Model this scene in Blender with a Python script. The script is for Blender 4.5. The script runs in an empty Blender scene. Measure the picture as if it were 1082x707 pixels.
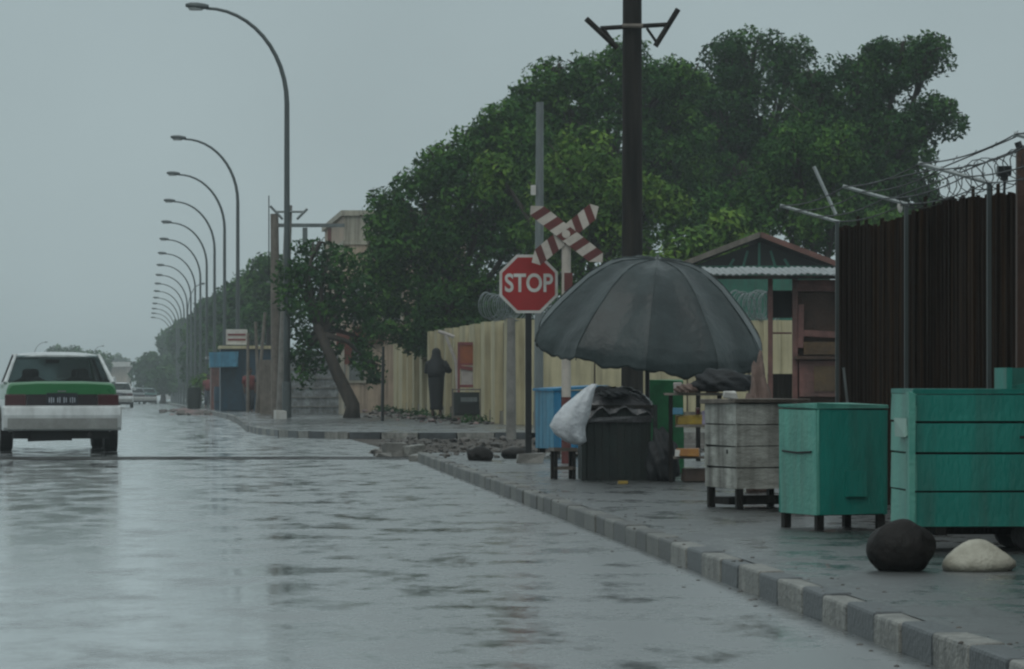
import bpy, bmesh, math, random
import numpy as np
from mathutils import Vector, Matrix
R = math.radians
random.seed(7)
scene = bpy.context.scene
col = scene.collection
# ---------------------------------------------------------------- camera
F, CX, HY, CH = 4000.0, 541.0, 402.0, 1.05      # focal length in photo pixels, centre column, horizon row, camera height
cam_d = bpy.data.cameras.new('camera'); cam = bpy.data.objects.new('camera', cam_d); col.objects.link(cam)
cam.location = (0, 0, CH); cam.rotation_euler = (R(90), 0, 0)
cam_d.sensor_width = 36; cam_d.lens = F / 1082 * 36; cam_d.shift_y = (HY - 353.5) / 1082
cam_d.clip_start = 0.5; cam_d.clip_end = 6000
scene.camera = cam
# ---------------------------------------------------------------- world: overcast rain sky
world = bpy.data.worlds.new('World'); scene.world = world; world.use_nodes = True
nt = world.node_tree; nt.nodes.clear()
out = nt.nodes.new('ShaderNodeOutputWorld'); bg = nt.nodes.new('ShaderNodeBackground'); bg.inputs['Strength'].default_value = 0.1
sky = nt.nodes.new('ShaderNodeTexSky'); sky.sky_type = 'NISHITA'; sky.sun_disc = False
sky.sun_elevation = R(55); sky.sun_rotation = R(200); sky.dust_density = 4
hs = nt.nodes.new('ShaderNodeHueSaturation'); hs.inputs['Saturation'].default_value = 0.25; hs.inputs['Value'].default_value = 0.8
tc = nt.nodes.new('ShaderNodeTexCoord'); sx = nt.nodes.new('ShaderNodeSeparateXYZ')
rp = nt.nodes.new('ShaderNodeValToRGB')
rp.color_ramp.elements[0].position = 0.0; rp.color_ramp.elements[0].color = (0.365, 0.45, 0.465, 1)
rp.color_ramp.elements[1].position = 1.0; rp.color_ramp.elements[1].color = (0.64, 0.74, 0.76, 1)
e = rp.color_ramp.elements.new(0.10); e.color = (0.35, 0.435, 0.455, 1)
e = rp.color_ramp.elements.new(0.30); e.color = (0.46, 0.55, 0.57, 1)
ns = nt.nodes.new('ShaderNodeTexNoise'); ns.inputs['Scale'].default_value = 7; ns.inputs['Detail'].default_value = 4
mr = nt.nodes.new('ShaderNodeMapRange'); mr.inputs[1].default_value = .25; mr.inputs[2].default_value = .75; mr.inputs[3].default_value = 9.1; mr.inputs[4].default_value = 10.9
vs = nt.nodes.new('ShaderNodeVectorMath'); vs.operation = 'SCALE'
mx = nt.nodes.new('ShaderNodeMix'); mx.data_type = 'RGBA'; mx.inputs[0].default_value = 0.93
L = nt.links.new
L(tc.outputs['Generated'], sx.inputs[0]); L(sx.outputs['Z'], rp.inputs[0])
L(tc.outputs['Generated'], ns.inputs['Vector']); L(ns.outputs['Fac'], mr.inputs[0])
L(rp.outputs['Color'], vs.inputs[0]); L(mr.outputs[0], vs.inputs['Scale'])
L(sky.outputs[0], hs.inputs['Color']); L(hs.outputs[0], mx.inputs[6]); L(vs.outputs[0], mx.inputs[7])
L(mx.outputs[2], bg.inputs['Color']); L(bg.outputs[0], out.inputs['Surface'])
sun_d = bpy.data.lights.new('sun', 'SUN'); sun_d.energy = 0.5; sun_d.angle = R(40); sun_d.color = (1, .97, .92)
sun = bpy.data.objects.new('sun', sun_d); col.objects.link(sun); sun.rotation_euler = (R(35), 0, R(-20))
scene.view_settings.view_transform = 'Standard'; scene.view_settings.look = 'None'
scene.view_settings.gamma = 1; scene.view_settings.exposure = 0.0; scene.view_settings.use_curve_mapping = False
scene.render.engine = 'CYCLES'
cy = scene.cycles
cy.max_bounces = 5; cy.diffuse_bounces = 2; cy.glossy_bounces = 3; cy.transmission_bounces = 4; cy.volume_bounces = 1; cy.transparent_max_bounces = 8
cy.use_denoising = True; cy.pixel_filter_type = 'BLACKMAN_HARRIS'; cy.filter_width = 2.3

def gz(D):
    return 0.0 if D < 100 else -0.0046 * (min(D, 560) - 100)
def px(x, D): return (x - CX) / F * D
def pz(y, D): return CH - (y - HY) / F * D
ROAD = 0.0978                                   # the road drifts this much left per metre ahead
RA = math.atan(ROAD)                            # heading of the road as a rotation about Z
def rx(a, D): return a - ROAD * D

# ---------------------------------------------------------------- materials
def mat(name, c, rough=.55, var=.25, scale=6, bump=.15, bscale=40, metal=0, streak=0, c2=None, coat=0, trans=0, spec=.5, stretch=(1, 1, 1)):
    m = bpy.data.materials.new(name); m.use_nodes = True; t = m.node_tree; b = t.nodes['Principled BSDF']
    l = t.links.new
    co = t.nodes.new('ShaderNodeTexCoord'); mp = t.nodes.new('ShaderNodeMapping'); mp.inputs['Scale'].default_value = stretch
    l(co.outputs['Object'], mp.inputs[0])
    n = t.nodes.new('ShaderNodeTexNoise'); n.inputs['Scale'].default_value = scale; n.inputs['Detail'].default_value = 8; n.inputs['Roughness'].default_value = .65
    l(mp.outputs[0], n.inputs['Vector'])
    r = t.nodes.new('ShaderNodeValToRGB'); r.color_ramp.elements[0].position = .32; r.color_ramp.elements[1].position = .7
    lo = c2 if c2 else tuple(x * (1 - var) for x in c); hi = c if c2 else tuple(min(1, x * (1 + var)) for x in c)
    r.color_ramp.elements[0].color = (*lo, 1); r.color_ramp.elements[1].color = (*hi, 1)
    l(n.outputs['Fac'], r.inputs[0])
    last = r.outputs[0]
    if streak:
        n2 = t.nodes.new('ShaderNodeTexNoise'); n2.inputs['Scale'].default_value = 1; n2.inputs['Detail'].default_value = 5
        m2 = t.nodes.new('ShaderNodeMapping'); m2.inputs['Scale'].default_value = (9, 9, .7)
        l(co.outputs['Object'], m2.inputs[0]); l(m2.outputs[0], n2.inputs['Vector'])
        r2 = t.nodes.new('ShaderNodeMapRange'); r2.inputs[1].default_value = .42; r2.inputs[2].default_value = .68; r2.inputs[3].default_value = 0; r2.inputs[4].default_value = streak
        l(n2.outputs['Fac'], r2.inputs[0])
        q = t.nodes.new('ShaderNodeMix'); q.data_type = 'RGBA'; q.inputs[7].default_value = (.05, .043, .035, 1)
        l(r2.outputs[0], q.inputs[0]); l(last, q.inputs[6]); last = q.outputs[2]
    l(last, b.inputs['Base Color'])
    b.inputs['Metallic'].default_value = metal; b.inputs['Coat Weight'].default_value = coat; b.inputs['Coat Roughness'].default_value = .12
    b.inputs['Specular IOR Level'].default_value = spec
    r3 = t.nodes.new('ShaderNodeMapRange'); r3.inputs[3].default_value = max(0.02, rough - .12); r3.inputs[4].default_value = min(1, rough + .12)
    l(n.outputs['Fac'], r3.inputs[0]); l(r3.outputs[0], b.inputs['Roughness'])
    if bump:
        n3 = t.nodes.new('ShaderNodeTexNoise'); n3.inputs['Scale'].default_value = bscale; n3.inputs['Detail'].default_value = 5
        l(mp.outputs[0], n3.inputs['Vector'])
        bb = t.nodes.new('ShaderNodeBump'); bb.inputs['Strength'].default_value = bump; bb.inputs['Distance'].default_value = .02
        l(n3.outputs['Fac'], bb.inputs['Height']); l(bb.outputs[0], b.inputs['Normal'])
    return m

def wet_road(name, dry, wet_rough, dry_rough, lo, hi, scale, stretch, bumpd, coat=0, cracks=False, grain=5):
    """asphalt under a film of rain water; where the film is thin the rough stone shows"""
    m = bpy.data.materials.new(name); m.use_nodes = True; t = m.node_tree; b = t.nodes['Principled BSDF']; l = t.links.new
    N = t.nodes.new
    co = N('ShaderNodeTexCoord'); mp = N('ShaderNodeMapping'); mp.inputs['Scale'].default_value = stretch; mp.inputs['Rotation'].default_value = (0, 0, -RA)
    l(co.outputs['Object'], mp.inputs[0])
    n = N('ShaderNodeTexNoise'); n.inputs['Scale'].default_value = scale; n.inputs['Detail'].default_value = 10; n.inputs['Roughness'].default_value = .74
    l(mp.outputs[0], n.inputs['Vector'])
    # the film thins towards the kerb on the right
    sp = N('ShaderNodeSeparateXYZ'); l(co.outputs['Object'], sp.inputs[0])
    ma = N('ShaderNodeMath'); ma.operation = 'MULTIPLY_ADD'; ma.inputs[1].default_value = .0795; l(sp.outputs['Y'], ma.inputs[0]); l(sp.outputs['X'], ma.inputs[2])
    mr0 = N('ShaderNodeMapRange'); mr0.inputs[1].default_value = -.4; mr0.inputs[2].default_value = 2.6; mr0.inputs[3].default_value = -.09; mr0.inputs[4].default_value = .06
    l(ma.outputs[0], mr0.inputs[0])
    ad = N('ShaderNodeMath'); ad.operation = 'ADD'; l(n.outputs['Fac'], ad.inputs[0]); l(mr0.outputs[0], ad.inputs[1])
    k = N('ShaderNodeMapRange'); k.inputs[1].default_value = lo; k.inputs[2].default_value = hi; k.clamp = True; l(ad.outputs[0], k.inputs[0])
    mrr = N('ShaderNodeMapRange'); mrr.inputs[3].default_value = wet_rough; mrr.inputs[4].default_value = dry_rough
    l(k.outputs[0], mrr.inputs[0]); l(mrr.outputs[0], b.inputs['Roughness'])
    g = N('ShaderNodeTexNoise'); g.inputs['Scale'].default_value = 60; g.inputs['Detail'].default_value = 4; l(co.outputs['Object'], g.inputs['Vector'])
    c = N('ShaderNodeMix'); c.data_type = 'RGBA'; c.inputs[6].default_value = (*[x * .75 for x in dry], 1); c.inputs[7].default_value = (*[x * 1.3 for x in dry], 1)
    l(g.outputs['Fac'], c.inputs[0])
    n5 = N('ShaderNodeTexNoise'); n5.inputs['Scale'].default_value = .9; n5.inputs['Detail'].default_value = 5; l(co.outputs['Object'], n5.inputs['Vector'])
    r5 = N('ShaderNodeMapRange'); r5.inputs[1].default_value = .5; r5.inputs[2].default_value = .75; r5.inputs[4].default_value = .55; a5 = N('ShaderNodeMath'); a5.operation = 'ADD'; l(n5.outputs['Fac'], a5.inputs[0]); l(mr0.outputs[0], a5.inputs[1]); l(a5.outputs[0], r5.inputs[0])
    c5 = N('ShaderNodeMix'); c5.data_type = 'RGBA'; c5.inputs[7].default_value = (.06, .046, .036, 1)
    l(r5.outputs[0], c5.inputs[0]); l(c.outputs[2], c5.inputs[6]); c6 = N('ShaderNodeMix'); c6.data_type = 'RGBA'; c6.inputs[7].default_value = (*[x * .85 for x in dry], 1); l(k.outputs[0], c6.inputs[0]); l(c5.outputs[2], c6.inputs[6]); l(c6.outputs[2], b.inputs['Base Color'])
    if cracks:
        dn = N('ShaderNodeTexNoise'); dn.inputs['Scale'].default_value = 3; dn.inputs['Detail'].default_value = 4; l(co.outputs['Object'], dn.inputs['Vector'])
        dm = N('ShaderNodeMix'); dm.data_type = 'RGBA'; dm.inputs[0].default_value = .18; l(co.outputs['Object'], dm.inputs[6]); l(dn.outputs['Color'], dm.inputs[7])
        vo = N('ShaderNodeTexVoronoi'); vo.feature = 'DISTANCE_TO_EDGE'; vo.inputs['Scale'].default_value = 1.1; l(dm.outputs[2], vo.inputs['Vector'])
        cr = N('ShaderNodeMapRange'); cr.inputs[1].default_value = .004; cr.inputs[2].default_value = .02; cr.inputs[3].default_value = .75; cr.inputs[4].default_value = 0; l(vo.outputs['Distance'], cr.inputs[0])
        c7 = N('ShaderNodeMix'); c7.data_type = 'RGBA'; c7.inputs[7].default_value = (.012, .011, .010, 1); l(cr.outputs[0], c7.inputs[0]); l(c6.outputs[2], c7.inputs[6]); l(c7.outputs[2], b.inputs['Base Color'])
    # rain-pocked water surface + stone grain
    w1 = N('ShaderNodeTexNoise'); w1.inputs['Scale'].default_value = grain; w1.inputs['Detail'].default_value = 6; w1.inputs['Roughness'].default_value = .7; l(co.outputs['Object'], w1.inputs['Vector'])
    w2 = N('ShaderNodeTexVoronoi'); w2.inputs['Scale'].default_value = 26; l(co.outputs['Object'], w2.inputs['Vector'])
    w1b = N('ShaderNodeMath'); w1b.operation = 'MULTIPLY'; w1b.inputs[1].default_value = .45; l(w1.outputs['Fac'], w1b.inputs[0])
    s1 = N('ShaderNodeMath'); s1.operation = 'MULTIPLY_ADD'; s1.inputs[1].default_value = .32; l(w2.outputs['Distance'], s1.inputs[0]); l(w1b.outputs[0], s1.inputs[2])
    gk = N('ShaderNodeMath'); gk.operation = 'MULTIPLY'; l(g.outputs['Fac'], gk.inputs[0]); l(k.outputs[0], gk.inputs[1])
    s2 = N('ShaderNodeMath'); s2.operation = 'MULTIPLY_ADD'; s2.inputs[1].default_value = 1.4; l(gk.outputs[0], s2.inputs[0]); l(s1.outputs[0], s2.inputs[2])
    bb = N('ShaderNodeBump'); bb.inputs['Strength'].default_value = 1; bb.inputs['Distance'].default_value = bumpd
    l(s2.outputs[0], bb.inputs['Height']); l(bb.outputs[0], b.inputs['Normal'])
    b.inputs['IOR'].default_value = 1.4
    cwt = N('ShaderNodeMapRange'); cwt.inputs[3].default_value = coat; cwt.inputs[4].default_value = coat * .85; l(k.outputs[0], cwt.inputs[0]); l(cwt.outputs[0], b.inputs['Coat Weight']); b.inputs['Coat IOR'].default_value = 1.45
    mrc = N('ShaderNodeMapRange'); mrc.inputs[3].default_value = wet_rough * .6; mrc.inputs[4].default_value = dry_rough * .8; l(k.outputs[0], mrc.inputs[0]); l(mrc.outputs[0], b.inputs['Coat Roughness'])
    cb = N('ShaderNodeBump'); cb.inputs['Strength'].default_value = 1; cb.inputs['Distance'].default_value = bumpd * .35; l(s1.outputs[0], cb.inputs['Height']); l(cb.outputs[0], b.inputs['Coat Normal'])
    return m

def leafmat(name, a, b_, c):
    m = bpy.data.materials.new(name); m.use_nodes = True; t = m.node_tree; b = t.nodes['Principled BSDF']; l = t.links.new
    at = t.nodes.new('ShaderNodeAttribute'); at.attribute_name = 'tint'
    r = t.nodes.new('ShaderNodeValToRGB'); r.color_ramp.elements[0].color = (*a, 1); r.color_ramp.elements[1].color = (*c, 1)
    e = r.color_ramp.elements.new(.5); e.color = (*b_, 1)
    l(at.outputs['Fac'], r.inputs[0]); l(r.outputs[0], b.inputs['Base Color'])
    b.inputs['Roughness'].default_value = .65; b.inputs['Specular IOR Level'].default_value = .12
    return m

M = {}
M['road'] = wet_road('wet_asphalt', (.100, .108, .108), .06, .36, .36, .54, 2.4, (.8, .40, 1), .0034, coat=1, grain=9)
M['pave'] = wet_road('wet_pavement', (.060, .064, .064), .10, .50, .44, .60, 2.2, (1, .5, 1), .007, coat=.6, cracks=True)
M['dirt'] = wet_road('wet_dirt', (.085, .068, .055), .30, .75, .38, .52, .8, (1, .7, 1), .03)
M['kerb_light'] = mat('kerb_light', (.32, .31, .28), .45, c2=(.12, .12, .108), scale=11, bump=.8, streak=.55)
M['kerb_worn'] = mat('kerb_worn', (.17, .165, .145), .45, c2=(.06, .058, .052), scale=6, bump=.5)
M['kerb_worn_dark'] = mat('kerb_worn_dark', (.09, .088, .08), .45, c2=(.035, .034, .032), scale=6, bump=.5)
M['kerb_dark'] = mat('kerb_dark', (.070, .077, .082), .4, c2=(.025, .028, .03), scale=6, bump=.5)
M['steel'] = mat('rail_steel', (.06, .058, .056), .4, metal=.5)
M['rock'] = mat('dark_rock', (.016, .014, .013), .65, spec=.2, var=.5, scale=9, bump=.7, bscale=25)
M['stone'] = mat('rubble_stone', (.13, .115, .10), .6, c2=(.04, .036, .032), scale=5, bump=.6)
M['concrete'] = mat('concrete', (.24, .23, .21), .6, c2=(.11, .105, .095), scale=4, bump=.5)
M['sack'] = mat('white_sack', (.55, .53, .44), .55, c2=(.30, .28, .22), scale=7, bump=.4, bscale=60)
M['green'] = mat('green_paint', (.008, .235, .188), .5, c2=(.006, .165, .132), scale=4, streak=.35, bump=.3, stretch=(1, 1, .4))
M['green_pale'] = mat('pale_green_paint', (.14, .40, .32), .5, c2=(.06, .30, .24), scale=5, streak=.4, bump=.3)  # paler green for the chest's road side and lid, cart ends, corner post
M['green_white'] = mat('mint_patch', (.30, .46, .40), .5, c2=(.2, .36, .3))
M['white_wood'] = mat('grey_white_wood', (.47, .48, .44), .6, c2=(.20, .20, .175), scale=5, streak=.7, bump=.4, stretch=(1, 1, 3))
M['grey_wood'] = mat('weathered_wood', (.22, .19, .16), .65, c2=(.10, .085, .07), scale=5, streak=.4, bump=.4)
M['dark_wood'] = mat('tarred_wood', (.006, .005, .004), .7, var=.5, spec=.25, scale=3, streak=.4, bump=.7, bscale=12, stretch=(4, 4, .5))
M['brown_wood'] = mat('brown_wood', (.075, .038, .024), .6, c2=(.035, .018, .012), scale=4, bump=.4)
M['red_wood'] = mat('red_brown_paint', (.22, .10, .085), .55, c2=(.09, .042, .038), scale=6, streak=.5, bump=.3)
M['ochre'] = mat('ochre_wood', (.14, .085, .035), .55, c2=(.06, .032, .015), scale=6, streak=.4)
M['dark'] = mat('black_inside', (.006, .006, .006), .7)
M['black_metal'] = mat('black_metal', (.012, .013, .014), .4, metal=.2)
M['galv'] = mat('galvanised_steel', (.16, .18, .18), .45, metal=.4, scale=3, stretch=(3, 3, .6))
M['lamp_metal'] = mat('lamp_paint', (.075, .09, .09), .45, metal=.3, scale=2, stretch=(4, 4, .5))
M['lens'] = mat('lamp_lens', (.35, .38, .38), .3)
M['canopy'] = mat('umbrella_cloth', (.034, .049, .050), .38, spec=.4, c2=(.013, .020, .021), scale=3.2, bump=.8, bscale=7)
M['plastic_white'] = mat('white_plastic_sheet', (.62, .64, .66), .3, c2=(.42, .44, .47), scale=8, bump=.8, bscale=22)
M['tarp'] = mat('grey_tarpaulin', (.085, .085, .088), .28, c2=(.04, .04, .043), scale=5, bump=.9, bscale=13)
M['dark_cloth'] = mat('dark_cloth', (.012, .014, .016), .7, var=.6, bump=.6, bscale=15)
M['mesh_green'] = mat('dark_green_box', (.007, .014, .012), .6, var=.6, streak=.2)
M['blue'] = mat('blue_paint', (.03, .24, .44), .45, c2=(.02, .15, .29), scale=5, streak=.35)
M['blue_pale'] = mat('pale_blue_paint', (.08, .27, .40), .45, c2=(.05, .18, .28), scale=5, streak=.35)
M['blue_dark'] = mat('dark_blue_paint', (.012, .045, .075), .5, var=.3, streak=.3)
M['cream'] = mat('cream_wall_paint', (.52, .46, .29), .65, c2=(.40, .35, .21), scale=1.6, streak=.42, bump=.3)
M['cream_dark'] = mat('dark_wall_paint', (.24, .20, .13), .65, c2=(.07, .06, .045), scale=2, streak=.7, bump=.3)  # darker wall colour for recessed panels, slab backing and plinth
M['pink_wall'] = mat('pink_plaster', (.52, .40, .30), .7, c2=(.34, .27, .20), scale=1.5, streak=.5)
M['pale_wall'] = mat('pale_plaster', (.50, .47, .38), .7, c2=(.33, .31, .25), scale=1.5, streak=.5)
M['red_roof'] = mat('red_roof', (.20, .085, .065), .5, c2=(.10, .04, .03), scale=4)
M['brick'] = mat('red_board', (.17, .045, .028), .6, c2=(.08, .025, .018), scale=4)
M['hut_green'] = mat('hut_green', (.03, .19, .13), .55, c2=(.02, .12, .085), scale=4, streak=.3)
M['tin'] = mat('tin_sheet', (.34, .37, .38), .4, c2=(.12, .12, .115), scale=9, metal=.3, streak=.3)
M['reed'] = mat('reed_fence', (.034, .022, .016), .9, spec=.08, c2=(.009, .0065, .005), scale=5, bump=.6, stretch=(6, 6, .35))
M['reed2'] = mat('rusty_reed', (.052, .030, .017), .9, spec=.08, c2=(.014, .009, .0065), scale=5, bump=.6, stretch=(6, 6, .35))
M['wire'] = mat('wire', (.03, .032, .034), .5, metal=.5)
M['wire_pale'] = mat('razor_wire', (.20, .23, .23), .4, metal=.5)
M['sign_red'] = mat('sign_red', (.34, .012, .014), .4, c2=(.24, .012, .012), scale=3, bump=.05)
M['sign_white'] = mat('sign_white', (.62, .62, .60), .45, c2=(.42, .40, .36), scale=5, bump=.05)
M['cross_white'] = mat('cross_cream', (.55, .50, .44), .5, c2=(.36, .32, .28), scale=6, bump=.05)
M['cross_red'] = mat('cross_maroon', (.13, .028, .024), .5, c2=(.085, .022, .02), scale=6, bump=.05)
M['bark'] = mat('bark', (.055, .042, .032), .8, c2=(.02, .016, .013), scale=4, bump=1, bscale=10, stretch=(3, 3, .6))
M['leaf'] = leafmat('leaf', (.012, .048, .010), (.028, .090, .014), (.080, .175, .024))
M['leaf_b'] = leafmat('leaf_bright', (.026, .075, .012), (.066, .145, .020), (.14, .23, .034))
M['leaf_d'] = leafmat('leaf_dark', (.009, .038, .011), (.020, .070, .015), (.052, .125, .022))
M['car_white'] = mat('car_white', (.60, .63, .63), .35, c2=(.44, .46, .46), scale=3, streak=.25, bump=0, coat=.6)
M['car_green'] = mat('car_green', (.004, .13, .028), .3, var=.12, scale=2, bump=0, coat=.6)
M['car_grey'] = mat('car_grey', (.20, .23, .24), .35, var=.1, scale=2, bump=0, coat=.6)
M['car_teal'] = mat('car_teal', (.05, .14, .12), .35, var=.1, scale=2, bump=0, coat=.6)
M['bumper'] = mat('bumper_plastic', (.40, .41, .40), .42, c2=(.24, .24, .22), scale=3, bump=0)
M['bumper_low'] = mat('bumper_low', (.30, .31, .30), .5, c2=(.17, .17, .16), scale=4)
M['tyre'] = mat('tyre', (.012, .012, .013), .6, bump=.3)
M['rim'] = mat('rim', (.18, .18, .18), .35, metal=.7)
M['tail'] = mat('tail_light', (.045, .004, .006), .18, var=.2, bump=0, coat=.5)
M['tail_dark'] = mat('smoked_light', (.012, .004, .006), .2, bump=0, coat=.5)
M['plate'] = mat('plate_black', (.010, .011, .016), .3, bump=0)
M['plate_mark'] = mat('plate_mark', (.42, .45, .5), .4, bump=0)
M['seat'] = mat('seat_cloth', (.03, .032, .034), .8)
M['under'] = mat('underbody', (.010, .010, .010), .7)
M['skin'] = mat('skin', (.075, .038, .024), .5, bump=0)
M['robe'] = mat('black_robe', (.006, .007, .009), .75, bump=.5, bscale=9)
M['shirt_red'] = mat('red_shirt', (.16, .035, .035), .7)
M['trouser'] = mat('trouser', (.04, .05, .065), .7)
M['shirt_white'] = mat('white_cap_cloth', (.5, .5, .5), .7)
M['hair'] = mat('hair', (.008, .007, .007), .7)
M['orange'] = mat('orange_board', (.33, .095, .035), .5, c2=(.20, .06, .03), scale=4)
M['pink_frame'] = mat('pink_frame', (.24, .060, .065), .55, c2=(.14, .04, .04), scale=6)
M['paper'] = mat('pale_paper', (.45, .42, .40), .5, c2=(.30, .26, .25), scale=8)
M['yellow'] = mat('yellow_pack', (.38, .26, .03), .35, c2=(.16, .10, .03), scale=6)
M['orange_pack'] = mat('orange_pack', (.36, .17, .03), .35, c2=(.20, .07, .03), scale=6)
M['carton'] = mat('brown_carton', (.10, .065, .05), .6, var=.4)
M['lilac'] = mat('lilac_cloth', (.28, .25, .34), .7, var=.3)
M['green_cloth'] = mat('green_cloth', (.02, .16, .06), .6, var=.4)
M['brown_cloth'] = mat('brown_cloth', (.13, .085, .07), .7, var=.4, bump=.8, bscale=12)
M['litter_pink'] = mat('litter', (.30, .20, .19), .6, c2=(.08, .07, .07), scale=3)
gl = bpy.data.materials.new('window_glass'); gl.use_nodes = True
_b = gl.node_tree.nodes['Principled BSDF']; _b.inputs['Base Color'].default_value = (.28, .34, .34, 1); _b.inputs['Transmission Weight'].default_value = 1; _b.inputs['Roughness'].default_value = .03; _b.inputs['IOR'].default_value = 1.2
M['glass'] = gl

# ---------------------------------------------------------------- mesh helpers
class MB:
    def __init__(s): s.v = []; s.f = []; s.mi = []; s.mats = []
    def m(s, name):
        if name not in s.mats: s.mats.append(name)
        return s.mats.index(name)
    def add(s, vs, fs, mat_, T=None):
        o = len(s.v); i = s.m(mat_)
        for p in vs:
            p = Vector(p)
            s.v.append(tuple(T @ p) if T is not None else tuple(p))
        for f in fs: s.f.append(tuple(o + k for k in f)); s.mi.append(i)
    def box(s, c, d, mat_, rz=0, rot=None, j=0, T=None):
        h = [x / 2 for x in d]
        vs = [Vector((sx_ * h[0], sy * h[1], sz * h[2])) for sz in (-1, 1) for sy in (-1, 1) for sx_ in (-1, 1)]
        if j: vs = [v + Vector([random.uniform(-j, j) for _ in range(3)]) for v in vs]
        Rm = (Matrix.Rotation(rz, 4, 'Z') if rot is None else rot)
        vs = [Rm @ v + Vector(c) for v in vs]
        s.add(vs, [(0, 2, 3, 1), (4, 5, 7, 6), (0, 1, 5, 4), (2, 6, 7, 3), (0, 4, 6, 2), (1, 3, 7, 5)], mat_, T)
    def tube(s, pts, rad, mat_, n=10, cap=True):
        pts = [Vector(p) for p in pts]
        if not hasattr(rad, '__len__'): rad = [rad] * len(pts)
        rings = []; up = None
        for i, p in enumerate(pts):
            d = (pts[min(i + 1, len(pts) - 1)] - pts[max(i - 1, 0)]).normalized()
            if up is None:
                up = Vector((0, 0, 1)) if abs(d.z) < .9 else Vector((0, 1, 0))
            a = d.cross(up).normalized(); b = d.cross(a).normalized(); up = -b if False else up
            rings.append([p + (a * math.cos(t) + b * math.sin(t)) * rad[i] for t in [2 * math.pi * k / n for k in range(n)]])
        vs = [v for r in rings for v in r]; fs = []
        for i in range(len(pts) - 1):
            for k in range(n):
                k2 = (k + 1) % n
                fs.append((i * n + k, i * n + k2, (i + 1) * n + k2, (i + 1) * n + k))
        if cap: fs.append(tuple(range(n))[::-1]); fs.append(tuple((len(pts) - 1) * n + k for k in range(n)))
        s.add(vs, fs, mat_)
    def rings(s, rs, mat_, cap=True):
        n = len(rs[0]); vs = [v for r in rs for v in r]; fs = []
        for i in range(len(rs) - 1):
            for k in range(n):
                k2 = (k + 1) % n; fs.append((i * n + k, i * n + k2, (i + 1) * n + k2, (i + 1) * n + k))
        if cap: fs.append(tuple(range(n))[::-1]); fs.append(tuple((len(rs) - 1) * n + k for k in range(n)))
        s.add(vs, fs, mat_)
    def loft(s, secs, mat_, n=18, wob=0):
        """secs: (x,y,z,rx,ry) horizontal ellipses"""
        rs = []
        for (x, y, z, a, b) in secs:
            rs.append([Vector((x + math.cos(t) * a * (1 + random.uniform(-wob, wob)), y + math.sin(t) * b * (1 + random.uniform(-wob, wob)), z)) for t in [2 * math.pi * k / n for k in range(n)]])
        s.rings(rs, mat_)
    def prism(s, poly, y0, y1, mat_, T=None):
        """poly in (x,z), extruded along y"""
        n = len(poly); vs = [(x, y0, z) for x, z in poly] + [(x, y1, z) for x, z in poly]
        fs = [tuple(range(n)), tuple(range(2 * n - 1, n - 1, -1))] + [(k, k + n, (k + 1) % n + n, (k + 1) % n) for k in range(n)]
        s.add(vs, fs, mat_, T)
    def build(s, name, parent=None, smooth=False, bevel=0, weld=False):
        me = bpy.data.meshes.new(name); me.from_pydata(s.v, [], s.f)
        for k in s.mats: me.materials.append(M[k])
        me.polygons.foreach_set('material_index', s.mi)
        bm = bmesh.new(); bm.from_mesh(me)
        if weld: bmesh.ops.remove_doubles(bm, verts=bm.verts, dist=.0005)
        bmesh.ops.recalc_face_normals(bm, faces=bm.faces); bm.to_mesh(me); bm.free()
        if weld: me.polygons.foreach_set('use_smooth', [True] * len(me.polygons)); me.set_sharp_from_angle(angle=R(38))
        if smooth: me.polygons.foreach_set('use_smooth', [True] * len(me.polygons))
        me.update()
        o = bpy.data.objects.new(name, me); col.objects.link(o)
        if parent is not None: o.parent = parent
        if bevel:
            b = o.modifiers.new('bevel', 'BEVEL'); b.width = bevel; b.segments = 2; b.limit_method = 'ANGLE'
        return o
def tag(o, label=None, cat=None, group=None, kind=None):
    if label: o['label'] = label
    if cat: o['category'] = cat
    if group: o['group'] = group
    if kind: o['kind'] = kind
    return o
def empty(name, loc, rz=0, label=None, cat=None, group=None):
    o = bpy.data.objects.new(name, None); col.objects.link(o); o.location = loc; o.rotation_euler = (0, 0, rz); o.empty_display_size = .2
    return tag(o, label, cat, group)
def children(o): return [c for c in bpy.data.objects if c.parent == o]
def copy_tree(o, parent=None):
    c = o.copy(); col.objects.link(c)
    if parent is not None: c.parent = parent
    for ch in children(o): copy_tree(ch, c)
    return c
def rock_mesh(mb, c, r, mat_, seed=0, n=10, sub=2, low=.0):
    rnd = random.Random(seed)
    bm = bmesh.new(); bmesh.ops.create_icosphere(bm, subdivisions=sub, radius=1)
    ph = [(Vector((rnd.gauss(0, 1), rnd.gauss(0, 1), rnd.gauss(0, 1))).normalized(), rnd.uniform(.5, 1.0)) for _ in range(n)]
    vs = []
    for v in bm.verts:
        p = v.co.normalized(); k = 1.0
        for d, lim in ph:
            q = p.dot(d)
            if q > 0 and q * k > lim * .88: k = lim * .88 / q if q > .3 else k
        k *= 1 + rnd.uniform(-.03, .03)
        z = p.z * k
        vs.append((c[0] + p.x * k * r[0], c[1] + p.y * k * r[1], c[2] + max(z, -low if low else -9) * r[2]))
    fs = [tuple(v.index for v in f.verts) for f in bm.faces]
    bm.free(); mb.add(vs, fs, mat_)

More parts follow.
